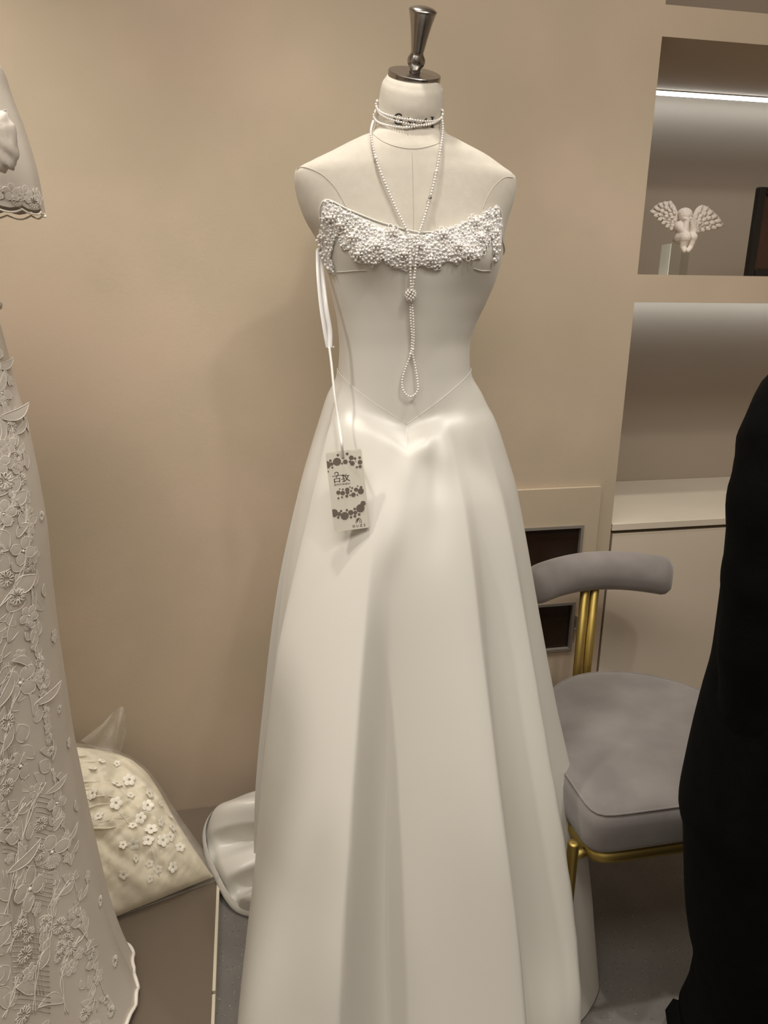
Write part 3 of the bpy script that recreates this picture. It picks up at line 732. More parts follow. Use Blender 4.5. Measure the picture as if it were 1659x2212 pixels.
# ------------------------------------------------------------------ velvet chair (local: -y front)
chair = thing('velvet_chair', 'grey velvet chair with curved bolster back and brass legs behind the dress', 'chair', (0.607, 1.395, 0), radians(11))
def seat_outline(n=160, grow=0.0):
    pts = []
    for i in range(n):
        a = 2 * pi * i / n; st, ct = sin(a), cos(a)          # ct > 0 back
        if ct >= 0: p = Vector((0.262 * st, 0.02 + 0.265 * ct, 0))
        else:
            nn = 16.0; q = (abs(st) ** nn + abs(ct) ** nn) ** (-1 / nn); p = Vector((0.262 * st * q * (1 + 0.02 * (q - 1)), 0.02 + 0.262 * ct * q, 0))
        if p.x < 0: p.x *= 1 - 0.13 * sstep(-0.08, 0.06, p.y)
        pts.append(p)
    return pts
out = seat_outline(); n = len(out); cv = Vector((0, 0, 0)); v = []; f = []
rows = [(0.96, 0.385), (0.985, 0.388), (1.0, 0.398), (1.004, 0.42), (1.0, 0.445), (0.985, 0.460), (0.955, 0.469), (0.90, 0.474), (0.7, 0.479), (0.35, 0.482), (0.05, 0.483)]
for sc_, z in rows:
    for p in out: v.append(Vector((p.x * sc_, p.y * sc_, z)))
f = grid_faces(n, len(rows), True); f = [q[::-1] for q in f]; f.append(tuple(range(n))); f.append(tuple(range((len(rows) - 1) * n, len(rows) * n))[::-1])
st_ = obj('seat', v, f, M['velvet'], chair)
obj('seat_piping', *tube_vf([Vector((p.x * 0.965, p.y * 0.965, 0.4685)) for p in out], 0.0022, 5, closed=True), M['velvet'], st_)
mb = MB(); fo = [Vector((p.x * 0.93, p.y * 0.93, 0.367)) for p in out]
mb.add(*tube_vf(fo, 0.014, 8, closed=True)); mb.build('seat_frame', M['brass'], chair)
for sx in (-1, 1):
    v, f = lathe_vf([(0.0112, 0.0), (0.0112, 0.398), (0.0105, 0.401), (0.004, 0.4015)], 20)
    o = obj('leg', v, f, M['brass'], chair); o.location = (sx * 0.283, -0.215, 0)
    obj('leg_bracket', *tube_vf([(sx * 0.283, -0.215, 0.367), (sx * 0.23, -0.20, 0.367)], 0.009, 8), M['brass'], chair)
    v, f = lathe_vf([(0.0115, 0.0), (0.0115, 0.72)], 20)
    o = obj('back_post', v, f, M['brass'], chair); o.location = (sx * 0.0135 - 0.012, 0.318, 0)
NB = 40; v = []; rn = 24
for i in range(NB):
    u = -1 + 2 * i / (NB - 1); x = 0.190 * u; yc = 0.325 - 1.35 * x * x; e = abs(u)
    rr = 0.051 * (1 - max(0, (e - 0.86) / 0.14) ** 3 * 0.35)
    tx = Vector((1, -2.7 * x, 0)).normalized(); nx = Vector((-tx.y, tx.x, 0))
    for k in range(rn):
        a = 2 * pi * k / rn; v.append(Vector((x, yc, 0.735 - 0.012 * u * u)) + nx * cos(a) * rr * 0.80 + Vector((0, 0, 1)) * sin(a) * rr)
f = [q[::-1] for q in grid_faces(rn, NB, True)]; f.append(tuple(range(rn))); f.append(tuple(range((NB - 1) * rn, NB * rn))[::-1])
f = [q[::-1] for q in f]
obj('bolster_back', v, f, M['velvet'], chair)

# ------------------------------------------------------------------ lace gown on the left, on its own form
GC = Vector((-0.79, 1.08, 0.03)); GY = 1.08
gown = thing('lace_gown', 'ivory lace gown with embroidered leaves and flowers at the left edge', 'wedding dress', GC, 0)
gpx = [(-10, 640), (1, 682), (22, 760), (42, 840), (62, 905), (80, 980), (97, 1060), (112, 1140), (122, 1220), (132, 1310), (146, 1430), (160, 1540), (172, 1640), (190, 1740), (212, 1850), (232, 1945), (252, 2030), (280, 2110), (312, 2172)]
gprof = []
for x, y in gpx:
    p = on_y(x, y, GY); gprof.append((p.z - 0.03, (p.x - GC.x) - 0.012 - 0.014 * sstep(900, 1500, y) + 0.006 * sstep(1800, 2150, y)))
g_r = Curve([(max(0.005, z), r) for z, r in gprof])
G_TOP = gprof[0][0]
g_bf = Curve([(0, 0.33), (0.5, 0.25), (0.9, 0.21), (1.2, 0.155), (G_TOP, 0.125)])
g_bb = Curve([(0, 0.20), (0.5, 0.19), (0.9, 0.17), (1.2, 0.13), (G_TOP, 0.11)])
def gskirt(t, z, off=0.0):
    a = g_r(z); b = g_bf(z) if cos(t) > 0 else g_bb(z)
    g = sstep(G_TOP, 0.3, z)
    d = g * (0.018 * sin(t * 9 + 0.6) * (1 if cos(t) > -0.4 else .4) + 0.006 * sin(t * 17 + 2 + z * 2))
    n = 2.0; 
    return Vector(((a + d * abs(cos(t)) + off) * sin(t), -(b + d + off) * cos(t), z))
NT, NR = 220, 90; v = []
for j in range(NR):
    s = j / (NR - 1)
    for i in range(NT):
        t = 2 * pi * i / NT - pi; z = G_TOP + (0.004 - G_TOP) * s
        p = gskirt(t, z)
        if j == NR - 1: p.z += 0.006 * abs(sin(t * 16))
        v.append(p)
obj('skirt', v, [q[::-1] for q in grid_faces(NT, NR, True)], M['gown'], gown)
# bodice
zb0 = G_TOP; zb = [zb0 + 0.36 * i / 24 for i in range(25)]
b_w = Curve([(zb0, g_r(zb0)), (zb0 + 0.1, g_r(zb0) - 0.004), (zb0 + 0.2, g_r(zb0) + 0.01), (zb0 + 0.27, g_r(zb0) + 0.02), (zb0 + 0.36, 0.085)])
NT = 80; v = []
for z in zb:
    for i in range(NT):
        t = 2 * pi * i / NT - pi; w = b_w(z); q = (z - zb0) / 0.36
        b = (0.125 - 0.05 * q ** 3 + 0.02 * exp(-((q - .55) / .2) ** 2)) if cos(t) > 0 else 0.11 - 0.04 * q ** 3
        v.append(Vector((w * sin(t), -b * cos(t), z)))
f = grid_faces(NT, len(zb), True); f.append(tuple(range((len(zb) - 1) * NT, len(zb) * NT)))
obj('bodice', v, f, M['gown'], gown)
# waist frill at the top of the skirt
mb = MB(); mb.add(*tube_vf([gskirt(2 * pi * i / 100, G_TOP - 0.012 + 0.003 * sin(i * 2.2), 0.004 + 0.002 * sin(i * 1.7)) for i in range(100)], 0.006, 6, closed=True)); mb.build('waistband', M['gown_leaf'], gown)
# sleeve
def gl(px, py, Y=None): return on_y(px, py, Y or GY) - GC
sl_c = [gl(-78, 92), gl(-62, 140), gl(-45, 200), gl(-28, 280), gl(-10, 360), gl(-2, 418), gl(2, 447)]
sl_w = [gl(-66, 82), gl(-5, 136), gl(19, 200), gl(48, 280), gl(71, 360), gl(82, 418), gl(87, 449)]
cs = smooth_path(sl_c, 6); ws = smooth_path(sl_w, 6); NS = 40; v = []
for j, (c, w) in enumerate(zip(cs, ws)):
    r = (w - c).length; dx = (w - c).normalized()
    for i in range(NS):
        a = 2 * pi * i / NS; k = 1 + 0.035 * sin(9 * a) * (j / len(cs))
        q = c + dx * cos(a) * r * k + Vector((0, -1, 0)) * sin(a) * r * 0.95 * k
        if j >= len(cs) - 1: q.z -= 0.005 * abs(sin(a * 5))
        v.append(q)
slv = obj('sleeve', v, grid_faces(NS, len(cs), True), M['gown'], gown)
em = cs[-1]; r = (ws[-1] - cs[-1]).length
obj('scalloped_hem', *tube_vf([em + Vector((cos(2 * pi * i / 80) * r * (1 + .035 * sin(18 * pi * i / 80)), -sin(2 * pi * i / 80) * r * .95, -0.006 - 0.005 * abs(sin(2 * pi * i / 80 * 5)))) for i in range(80)], 0.0014, 5, closed=True), M['gown_thread'], slv)
# gathered bow on the sleeve
mb = MB(); bc = gl(4, 305, GY - 0.085)
v, f = ico_vf(4); w = []
for q in v:
    g = mnoise.ridged_multi_fractal(Vector((q.x * 1.2 + 4, q.z * 1.2 + q.x * .6, atan2(q.z, q.x) * 0.9)), 0.9, 2.0, 3, 1.0, 2.0, noise_basis='PERLIN_ORIGINAL')
    k = 0.82 + 0.17 * g; w.append(bc + Vector((q.x * 0.020 * k, q.y * 0.012 * k, q.z * 0.036 * k)))
mb.add(w, f)
mb.build('sleeve_bow', M['gown'], gown)

# ---- embroidery motifs: shared meshes, placed on the cloth
def mesh_only(name, mb, mats, split=None):
    me = bpy.data.meshes.new(name); me.from_pydata([tuple(p) for p in mb.v], [], mb.f)
    for m in mats: me.materials.append(m)
    me.polygons.foreach_set('use_smooth', [True] * len(me.polygons))
    if split is not None: me.polygons.foreach_set('material_index', [0 if i < split else 1 for i in range(len(me.polygons))])
    me.update(); return me
def leaf_mesh(name, L, W, bend, vein=True):
    mb = MB(); n = 14; mid = []; lf = []; rg = []
    for i in range(n):
        u = i / (n - 1); w = W * sin(pi * u ** 0.85) ** 0.9; c = Vector((bend * sin(u * pi * .8) , 0.0, u * L))
        mid.append(c + Vector((0, -0.0010, 0))); lf.append(c - Vector((w, 0, 0))); rg.append(c + Vector((w, 0, 0)))
    mb.add(lf + mid + rg, [(i, n + i, n + i + 1, i + 1) for i in range(n - 1)] + [(n + i, 2 * n + i, 2 * n + i + 1, n + i + 1) for i in range(n - 1)])
    sp = len(mb.f)
    mb.add(*tube_vf([p + Vector((0, -.0008, 0)) for p in lf] + [p + Vector((0, -.0003, 0)) for p in rg[::-1][1:]], 0.0008, 4))
    return mesh_only(name, mb, [M['gown_leaf'], M['gown_thread']], sp)
def flower_mesh(name, R, petals):
    mb = MB(); loops = []
    for k in range(petals):
        a = 2 * pi * k / petals; d = Vector((sin(a), 0, cos(a))); s = Vector((cos(a), 0, -sin(a)))
        lp = [d * (R * 0.16) + d * R * 0.42 * (1 - cos(2 * pi * i / 16)) * (1 + .06 * sin(i * 2.4)) + s * R * 0.36 * sin(2 * pi * i / 16) + Vector((0, -.0008, 0)) for i in range(16)]
        c = d * R * 0.55 + Vector((0, -.0022, 0)); mb.add(lp + [c], [(i, (i + 1) % 16, 16) for i in range(16)]); loops.append(lp)
    sp = len(mb.f)
    for lp in loops: mb.add(*tube_vf(lp, 0.0007, 4, closed=True))
    ball(mb, (0, -0.001, 0), R * 0.11)
    return mesh_only(name, mb, [M['gown_leaf'], M['gown_thread']], sp)
def rosette_mesh(name, R, n=11):
    mb = MB()
    for k in range(n):
        a = 2 * pi * k / n; d = Vector((sin(a), 0, cos(a))); s = Vector((cos(a), 0, -sin(a)))
        mb.add(*tube_vf([d * R * 0.25 + d * R * 0.38 * (1 - cos(2 * pi * i / 7)) + s * R * 0.17 * sin(2 * pi * i / 7) + Vector((0, -.0012, 0)) for i in range(7)], 0.0008, 4, closed=True))
    return mesh_only(name, mb, [M['gown_thread']])
LEAVES = [leaf_mesh('lace_leaf', 0.055, 0.012, 0.010), leaf_mesh('lace_leaf', 0.040, 0.010, -0.009), leaf_mesh('lace_leaf', 0.075, 0.010, 0.016), leaf_mesh('lace_leaf', 0.048, 0.0165, 0.004)]
FLOWERS = [flower_mesh('lace_flower', 0.022, 5), flower_mesh('lace_flower', 0.015, 5), flower_mesh('lace_flower', 0.034, 4)]
ROS = rosette_mesh('lace_rosette', 0.017)
def g_front(px, py, off):                         # point of the gown's skirt seen at a photo pixel, gown frame, plus its normal
    y = -0.2; d = ray(px, py)
    for _ in range(16):
        k = (GC.y + y - CAM.y) / d.y; p = CAM + d * k - GC
        z = max(0.01, min(G_TOP, p.z)); a = g_r(z); u = max(-0.985, min(0.985, p.x / a)); t = asin(u)
        y = 0.5 * y + 0.5 * gskirt(t, z, off).y
    k = (GC.y + y - CAM.y) / d.y; p = CAM + d * k - GC
    z = max(0.01, min(G_TOP, p.z)); t = asin(max(-0.985, min(0.985, p.x / g_r(z))))
    return gskirt(t, z, off), t, z
def place_motif(me, px, py, rot, sc=1.0, off=0.0010):
    p, t, z = g_front(px, py, off)
    e = 0.02; tx = (gskirt(t + e, z) - gskirt(t - e, z)).normalized(); tz_ = (gskirt(t, z + e) - gskirt(t, z - e)).normalized()
    sc *= 1.0 - 0.4 * sstep(1.15, 1.45, t)
    n = tx.cross(tz_).normalized()                # outward
    tz_ = n.cross(tx)
    m = Matrix((tx, -n, tz_)).transposed().to_4x4()
    o = bpy.data.objects.new(me.name.split('.')[0], me); COL.objects.link(o); o.parent = gown
    o.matrix_local = Matrix.Translation(p) @ m @ Matrix.Rotation(rot, 4, 'Y') @ Matrix.Scale(sc, 4)
    return o
def gown_edge(y):
    xs = [p[0] for p in gpx]; ys = [p[1] for p in gpx]; return float(np.interp(y, ys, xs))
rg_ = random.Random(11); placed = []
def vine(pts, r=0.0008):
    P = smooth_path([Vector((a, b, 0)) for a, b in pts], 6)
    mb = MB()
    for o_ in (-2.2, 1.6):
        mb.add(*tube_vf([g_front(p.x + o_ + 1.6 * sin(i * 1.1 + o_), p.y, 0.0014)[0] for i, p in enumerate(P)], r, 5))
    mb.build('lace_stem', M['gown_thread'], gown)
    return P
VINES = [[(-20, 1330), (20, 1290), (45, 1240), (58, 1180), (62, 1100)], [(0, 1640), (20, 1560), (45, 1490), (60, 1440)], [(5, 1980), (25, 1900), (45, 1830), (75, 1750), (95, 1690)], [(110, 1660), (135, 1725), (170, 1728)],
         [(70, 2190), (80, 2090), (115, 2020), (122, 1950), (128, 1900)], [(10, 2060), (35, 2000), (50, 1950), (65, 1935)], [(122, 1960), (150, 1900), (190, 1890), (210, 1930)], [(205, 2190), (205, 2100), (205, 2040), (215, 1960)],
         [(95, 1560), (98, 1480), (100, 1410)], [(70, 1010), (58, 1080), (52, 1150)], [(105, 1260), (112, 1330), (120, 1390)], [(-10, 1800), (30, 1770), (60, 1735)], [(245, 2180), (235, 2120), (240, 2060), (225, 2010)], [(-10, 1180), (20, 1110), (30, 1060)],
         [(10, 1010), (25, 960), (40, 900)], [(150, 2190), (140, 2130), (150, 2070), (175, 2020)], [(-5, 2200), (20, 2150), (30, 2110)], [(85, 1900), (60, 1870), (40, 1900)]]
for vn in VINES:
    P = vine(vn)
    for k, q in enumerate(range(3, len(P) - 1, 5)):
        p, nx = P[q], P[q + 1]; ang = atan2(nx.x - p.x, -(nx.y - p.y))
        place_motif(rg_.choice(LEAVES), p.x, p.y, ang + (0.75 if k % 2 else -0.75) + rg_.uniform(-.2, .2), rg_.uniform(0.6, 0.95)); placed.append((p.x, p.y))
for (x, y, k) in ((50, 1655, 2), (47, 1475, 2), (118, 1735, 2), (115, 1840, 2), (65, 1920, 2), (30, 770, 2), (25, 850, 2), (48, 1190, 2), (118, 1575, 1), (140, 1565, 1), (155, 1550, 1), (145, 1810, 1), (142, 1850, 1), (155, 1715, 1), (135, 1765, 1), (120, 1770, 1), (145, 1770, 1), (230, 2040, 1), (238, 2110, 0), (15, 960, 0), (45, 1000, 0), (8, 1110, 0), (60, 1330, 0), (170, 2060, 1), (160, 2090, 1), (60, 2100, 1), (100, 2010, 1)):
    place_motif(FLOWERS[k], x, y, rg_.uniform(0, 6), rg_.uniform(.85, 1.1)); placed.append((x, y))
for (x, y) in ((105, 1430), (118, 1455), (104, 1465), (122, 1490), (108, 1505), (112, 1540), (44, 1036), (58, 1225), (62, 1205), (135, 2000), (145, 2015), (152, 2030), (140, 2045), (158, 2050), (215, 2040), (222, 2060), (268, 2160), (280, 2185), (190, 2190), (10, 1040), (38, 1290), (130, 1595), (60, 2020), (105, 1995), (95, 1780), (20, 1560), (15, 1700)):
    place_motif(ROS, x, y, rg_.uniform(0, 6), rg_.uniform(.7, 1.0)); placed.append((x, y))
tries = 0
while tries < 4000 and len(placed) < 285:
    tries += 1; y = rg_.uniform(720, 2200); e = gown_edge(y); x = rg_.uniform(-25, e + 2)
    if all((x - a) ** 2 + (y - b) ** 2 > 19 ** 2 for a, b in placed):
        me = rg_.choice(LEAVES + LEAVES + FLOWERS[:2] + [ROS]); place_motif(me, x, y, rg_.uniform(-1.2, 1.2), rg_.uniform(.55, .95)); placed.append((x, y))
# darned net patches: fine raised lines in the cloth
mb = MB()
for (x0, x1, y0, y1, n, horiz) in ((0, 75, 1880, 2150, 9, 0), (20, 110, 2010, 2190, 16, 1), (85, 112, 1720, 1830, 10, 1), (0, 28, 1430, 1640, 5, 0), (62, 110, 1130, 1190, 8, 1), (95, 125, 1215, 1300, 8, 1), (140, 165, 1420, 1580, 14, 1), (60, 120, 1870, 1960, 9, 1), (0, 40, 1760, 1850, 10, 1)):
    for k in range(n):
        if horiz:
            y = y0 + (y1 - y0) * k / n; e = gown_edge(y) - 4
            pts = [(x0 + (min(x1, e) - x0) * i / 8, y + 10 * (i / 8) ** 2) for i in range(9)]
        else:
            x = x0 + (x1 - x0) * k / n; pts = [(x + (y - y0) * 0.10, y) for y in np.linspace(y0, y1, 14)]
        mb.add(*tube_vf([g_front(a, b, 0.0012)[0] for a, b in pts], 0.0006, 3))
mb.build('net_darning', M['gown_leaf'], gown, kind='stuff')
obj('scalloped_edge', *tube_vf([gskirt(2 * pi * i / 240, 0.012 + 0.009 * abs(sin(i * 0.42)), 0.003) for i in range(240)], 0.004, 5, closed=True), M['gown_thread'], gown)
# motifs near the visible rim of the skirt
def place_tz(me, t, z, rot, sc):
    p = gskirt(t, z, 0.001); e = 0.02; tx = (gskirt(t + e, z) - gskirt(t - e, z)).normalized(); tz_ = (gskirt(t, z + e) - gskirt(t, z - e)).normalized()
    n = tx.cross(tz_).normalized(); tz_ = n.cross(tx)
    o = bpy.data.objects.new(me.name.split('.')[0], me); COL.objects.link(o); o.parent = gown
    o.matrix_local = Matrix.Translation(p) @ Matrix((tx, -n, tz_)).transposed().to_4x4() @ Matrix.Rotation(rot, 4, 'Y') @ Matrix.Scale(sc, 4)
for k in range(48):
    place_tz(rg_.choice(LEAVES + FLOWERS[:2] + [ROS]), 0.95 + 0.75 * ((k * 0.618) % 1.0), 0.04 + (G_TOP - 0.08) * k / 48, rg_.uniform(-1.2, 1.2), rg_.uniform(.45, .72))
for k in range(36):
    place_tz(rg_.choice(LEAVES + LEAVES + FLOWERS + [ROS]), -1.5 + 1.75 * ((k * 0.618) % 1.0), 0.05 + (G_TOP - 0.12) * k / 36, rg_.uniform(-1.2, 1.2), rg_.uniform(.7, 1.1))
# motifs on the sleeve
def slv_pt(j, a, off=0.0):
    c, w = cs[j], ws[j]; r = (w - c).length + off; dx = (w - c).normalized(); k = 1 + 0.035 * sin(9 * a) * (j / len(cs))
    return c + dx * cos(a) * r * k + Vector((0, -1, 0)) * sin(a) * r * 0.95 * k
J1 = len(cs) - 2
for (j, a, me, sc, rot) in [(J1 - 4, a, FLOWERS[1], .75, a * 3) for a in (.15, .5, .85, 1.2, 1.6, 2.0)] + [(J1 - 10, .95, LEAVES[0], .8, -.4), (J1 - 8, 1.4, LEAVES[1], .8, 1.0), (J1 - 16, .6, LEAVES[1], .7, .3), (J1 - 18, 1.1, LEAVES[0], .7, -.8), (J1 - 1, .3, ROS, .5, 0), (J1 - 1, .75, ROS, .5, 0)]:
    p = slv_pt(j, a, .001); tx = (slv_pt(j, a - .05) - slv_pt(j, a + .05)).normalized(); tz_ = (slv_pt(j - 1, a) - slv_pt(j + 1, a)).normalized(); n = tx.cross(tz_).normalized(); tz_ = n.cross(tx)
    if n.y > 0 and abs(n.y) > abs(n.x): n = -n
    o = bpy.data.objects.new(me.name.split('.')[0], me); COL.objects.link(o); o.parent = slv
    o.matrix_local = Matrix.Translation(p) @ Matrix((tx, -n, tz_)).transposed().to_4x4() @ Matrix.Rotation(rot, 4, 'Y') @ Matrix.Scale(sc, 4)
for ch in [slv]:
    o = copy_tree(ch, gown); o.scale = (-1, 1, 1)
# its dress form
f2 = copy_tree(form); f2.location = GC + Vector((0.008, 0.0, 0.03)); f2.rotation_euler = (0, 0, 0); f2.scale = (0.86, 0.86, 1.0)
f2['label'] = 'cream dress form wearing the lace gown at the left edge'
for ch in f2.children:
    if ch.name.startswith('stand_base'): ch.location.z = -0.03
    if ch.name.startswith('stand_pole'): ch.location.z = -0.03
form['group'] = 'dress forms'; f2['group'] = 'dress forms'

# ------------------------------------------------------------------ tulle dress folded in a clear bag
bagA = on_z(486, 1897, 0.036); bagD = on_z(205, 2000, 0.036); bagE = on_y(312, 1632, 1.60); bagF = Vector((-0.93, 1.53, 0.36))
bagroot = thing('poly_bag', 'clear poly bag holding a folded dress, leaning on the wall behind the lace gown', 'bag', (bagA + bagD) / 2 + Vector((0, 0, -.01)), 0)
tul = thing('tulle_gown', 'folded cream tulle gown with small flowers inside the clear bag', 'wedding dress', (bagA + bagD) / 2 + Vector((0.02, 0.04, 0)), 0)
nb = (bagE - bagA).cross(bagD - bagA).normalized()
if nb.y > 0: nb = -nb
def pillow(u, w, side, grow, wr):                      # u 0..1 from left to right, w 0..1 bottom to top
    p = bagD.lerp(bagA, u).lerp(bagF.lerp(bagE, u), w)
    c = bagD.lerp(bagA, .5).lerp(bagF.lerp(bagE, .5), .5)
    e = (4 * u * (1 - u)) ** 0.42 * (4 * w * (1 - w)) ** 0.42
    # pull the corners out, the sides in
    inx = 0.035 * (4 * w * (1 - w)); iny = 0.02 * (4 * u * (1 - u))
    p = p + (c - p) * (0.10 * (4 * w * (1 - w)) * (abs(u - .5) * 2) ** 3)
    h = (0.085 if side > 0 else 0.045) * e
    q_ = Vector((u * 3.5 + 2.3 + 2 * w, w * 20 - 7 * u, side * 3.1)); nz = mnoise.ridged_multi_fractal(q_, 0.9, 2.1, 4, 1.0, 2.0, noise_basis='PERLIN_ORIGINAL') - 1.0
    h += wr * e * 0.0055 * nz
    h += wr * e * (0.010 * sin(w * 40 + 3 * sin(u * 5)) * sstep(0.75, 0.25, u) * sstep(.2, .5, w) + 0.010 * sin(u * 17 + w * 9) * cos(w * 13 - u * 4) + 0.005 * sin(u * 41 + 2) * sin(w * 33))
    p = p + (c - p) * 0.22 * (max(0, u - .5) * 2) ** 4 * (max(0, w - .5) * 2) ** 4
    q = p + nb * (h + grow) * (1 if side > 0 else -1)
    q.z = max(q.z, 0.034)
    return q
def pillow_mesh(name, mat, root, grow, wr, n=90):
    v = []; f = []
    for side in (1, -1):
        k = len(v)
        for j in range(n):
            for i in range(n): 
                q = pillow(i / (n - 1), j / (n - 1), side, grow, wr)
                v.append(q)
        gf = grid_faces(n, n); f += [tuple(a + k for a in g) for g in (gf if side > 0 else [x[::-1] for x in gf])]
    # keep it off the wall
    v = [p + WN * max(0, 0.006 - (p - W0).dot(WN)) for p in v]
    return obj(name, v, f, mat, root, local=False)
def shrink(p, k):
    c = (bagA + bagD + bagE + bagF) / 4; return c + (p - c) * k
keep = (bagA.copy(), bagD.copy(), bagE.copy(), bagF.copy())
bagA, bagD, bagE, bagF = bagA + (bagE - bagA) * .035 + (bagD - bagA) * .07, bagD + Vector((0, 0, .001)), bagE + (bagF - bagE) * .01 - (bagE - bagA) * .02, bagF - (bagF - bagD) * .03
pillow_mesh('folded_skirt', M['tulle'], tul, 0.0, 1.0)
rt2 = random.Random(5)
FL2 = MB()
for k in range(5):
    a = 2 * pi * k / 5; c = Vector((0.0085 * cos(a), 0.0085 * sin(a), 0.001)); ring = [c + Vector((0.0062 * cos(b), 0.0062 * sin(b), 0)) for b in [i * pi / 4 for i in range(8)]]
    FL2.add(ring + [c + Vector((0, 0, .002))], [(i, (i + 1) % 8, 8) for i in range(8)])
fl_me = mesh_only('tulle_flower', FL2, [M['tulle_flower']])
spots = [(.62, .30), (.72, .28), (.68, .36), (.80, .30), (.86, .36), (.55, .18), (.60, .14), (.70, .12), (.78, .40), (.50, .30), (.46, .22), (.42, .30), (.90, .44), (.75, .52), (.66, .60), (.60, .68), (.72, .72), (.82, .62), (.52, .55), (.40, .62), (.48, .78), (.58, .84), (.70, .85), (.35, .48), (.65, .45), (.56, .40), (.84, .22), (.34, .16), (.50, .10), (.88, .55)]
for (u, w) in spots:
    e = .02; p = pillow(u, w, 1, 0.002, 1.0); du = (pillow(u + e, w, 1, .002, 1) - p).normalized(); dw = (pillow(u, w + e, 1, .002, 1) - p); n_ = du.cross(dw).normalized()
    if n_.dot(nb) < 0: n_ = -n_
    dw = n_.cross(du); o = bpy.data.objects.new('tulle_flower', fl_me); COL.objects.link(o); o.parent = tul
    o.matrix_local = mat_of(tul).inverted() @ Matrix.Translation(p + n_ * 0.004) @ Matrix((du, dw, n_)).transposed().to_4x4() @ Matrix.Rotation(rt2.uniform(0, 6), 4, 'Z') @ Matrix.Scale(rt2.uniform(.6, 1.1), 4)
for (a, b) in (((.58, .10), (.62, .28)), ((.58, .10), (.70, .30)), ((.58, .10), (.66, .34)), ((.84, .18), (.88, .36)), ((.5, .5), (.56, .42)), ((.60, .70), (.66, .58))):
    obj('tulle_stem', *tube_vf([pillow(a[0] + (b[0] - a[0]) * i / 6, a[1] + (b[1] - a[1]) * i / 6 + .01 * sin(i), 1, 0.002, 1.0) for i in range(7)], 0.0013, 5), M['tulle_flower'], tul, local=False)
for k in range(12):
    w0 = 0.42 + 0.042 * k; u1 = 0.50 + 0.10 * sin(k * 2.1); u0 = 0.06
    if k > 9: u1 = .8
    obj('tulle_pleat', *tube_vf([pillow(u0 + (u1 - u0) * i / 12, w0 + 0.012 * sin(i * .5 + k), 1, -0.0006, 1.0) for i in range(13)], [0.0006 + 0.0028 * sin(pi * i / 12) for i in range(13)], 6), M['tulle'], tul, local=False)
bagA, bagD, bagE, bagF = keep
pillow_mesh('bag_film', M['film'], bagroot, 0.005, 0.9)
# upstanding neck of the bag
fp = [on_y(175, 1600, 1.56), on_y(215, 1622, 1.55), on_y(250, 1630, 1.55), on_y(262, 1620, 1.56)]
tp_ = [on_y(225, 1560, 1.58), on_y(248, 1535, 1.575), on_y(266, 1528, 1.57), on_y(273, 1560, 1.58)]
fpS = smooth_path(fp, 8); tpS = smooth_path(tp_, 8); v = []
for j in range(10):
    q = j / 9
    for i, (a, b) in enumerate(zip(fpS, tpS)):
        v.append(a.lerp(b, q) + Vector((0, -0.018 * sin(q * pi) * sin(i * 0.5), 0)))
fl = obj('bag_neck', v, grid_faces(len(fpS), 10), M['film_double'], bagroot, local=False)

# ------------------------------------------------------------------ niche ornaments
def cp(px, py, d): return wall_px(px, py, d)
blk = thing('acrylic_block', 'clear acrylic block on the niche shelf under the winged figurine', 'display block', cp(1456, 597, 0.14), WA)
q0 = cp(1451, 526, 0.10); sx0 = (q0 - W0).dot(WU); q1 = cp(1492, 526, 0.10); sx1 = (q1 - W0).dot(WU)
bz = q0.z
MB().add(*wbox_vf(sx0, sx1, 1.4685, bz, 0.10, 0.145)).build('block', M['acrylic'], blk, smooth=False, local=False)
MB().add(*wbox_vf(sx0 - 0.002, sx0 - 0.0003, 1.4685, bz, 0.10, 0.145)).build('painted_reflection', M['side_reflection'], blk, smooth=False, local=False)  # thin pale sheet painting the bright reflection on the block's left face

cher = thing('winged_figurine', 'white plaster winged child figurine seated on the acrylic block', 'figurine', cp(1474, 527, 0.12), WA)
CD = 0.105
def fp_(X, Y, dd=0.0): return cp(1390 + X / 6.167, 400 + Y / 6.167, CD + dd)
SC = (fp_(100, 0) - fp_(0, 0)).length / 100
mb = MB()
def ell(X, Y, dd, rx, rz, ry):
    c = fp_(X, Y, dd); v = [c + WU * (q.x * rx * SC) - WN * (q.y * ry * SC) + Vector((0, 0, q.z * rz * SC)) for q in ICO2[0]]; mb.add(v, ICO2[1])
def cap(a, b, r0, r1, k=7):
    for i in range(k + 1):
        u = i / k; ell(a[0] + (b[0] - a[0]) * u, a[1] + (b[1] - a[1]) * u, a[2] + (b[2] - a[2]) * u, *(r0 + (r1 - r0) * u,) * 3)
ell(560, 402, -.006, 86, 90, 88); ell(548, 372, -.002, 88, 66, 90)                 # head, hair
ell(585, 385, -.019, 12, 9, 14); ell(545, 440, -.014, 34, 26, 34); ell(610, 436, -.014, 26, 24, 30); ell(590, 410, -.020, 11, 13, 14)   # brow, cheeks, nose
ell(530, 580, .004, 105, 110, 85); ell(520, 680, .008, 112, 85, 95); ell(445, 705, .016, 52, 60, 70)
cap((475, 545, -.004), (545, 620, -.018), 62, 54); cap((545, 620, -.018), (580, 475, -.020), 52, 32)
cap((640, 540, -.002), (660, 615, -.014), 58, 50); cap((660, 615, -.014), (640, 465, -.018), 46, 30)
for k in range(4): ell(570 + k * 9, 452 + k * 5, -.024, 10, 14, 12); ell(630 + k * 9, 440 + k * 4, -.022, 9, 14, 12)
cap((500, 700, -.004), (560, 695, -.024), 84, 74); cap((560, 695, -.024), (528, 820, -.020), 66, 44); cap((528, 825, -.020), (545, 872, -.030), 40, 30)
cap((600, 700, -.002), (655, 695, -.020), 72, 62); cap((655, 695, -.020), (622, 820, -.018), 58, 40); cap((622, 825, -.018), (598, 872, -.028), 38, 28)
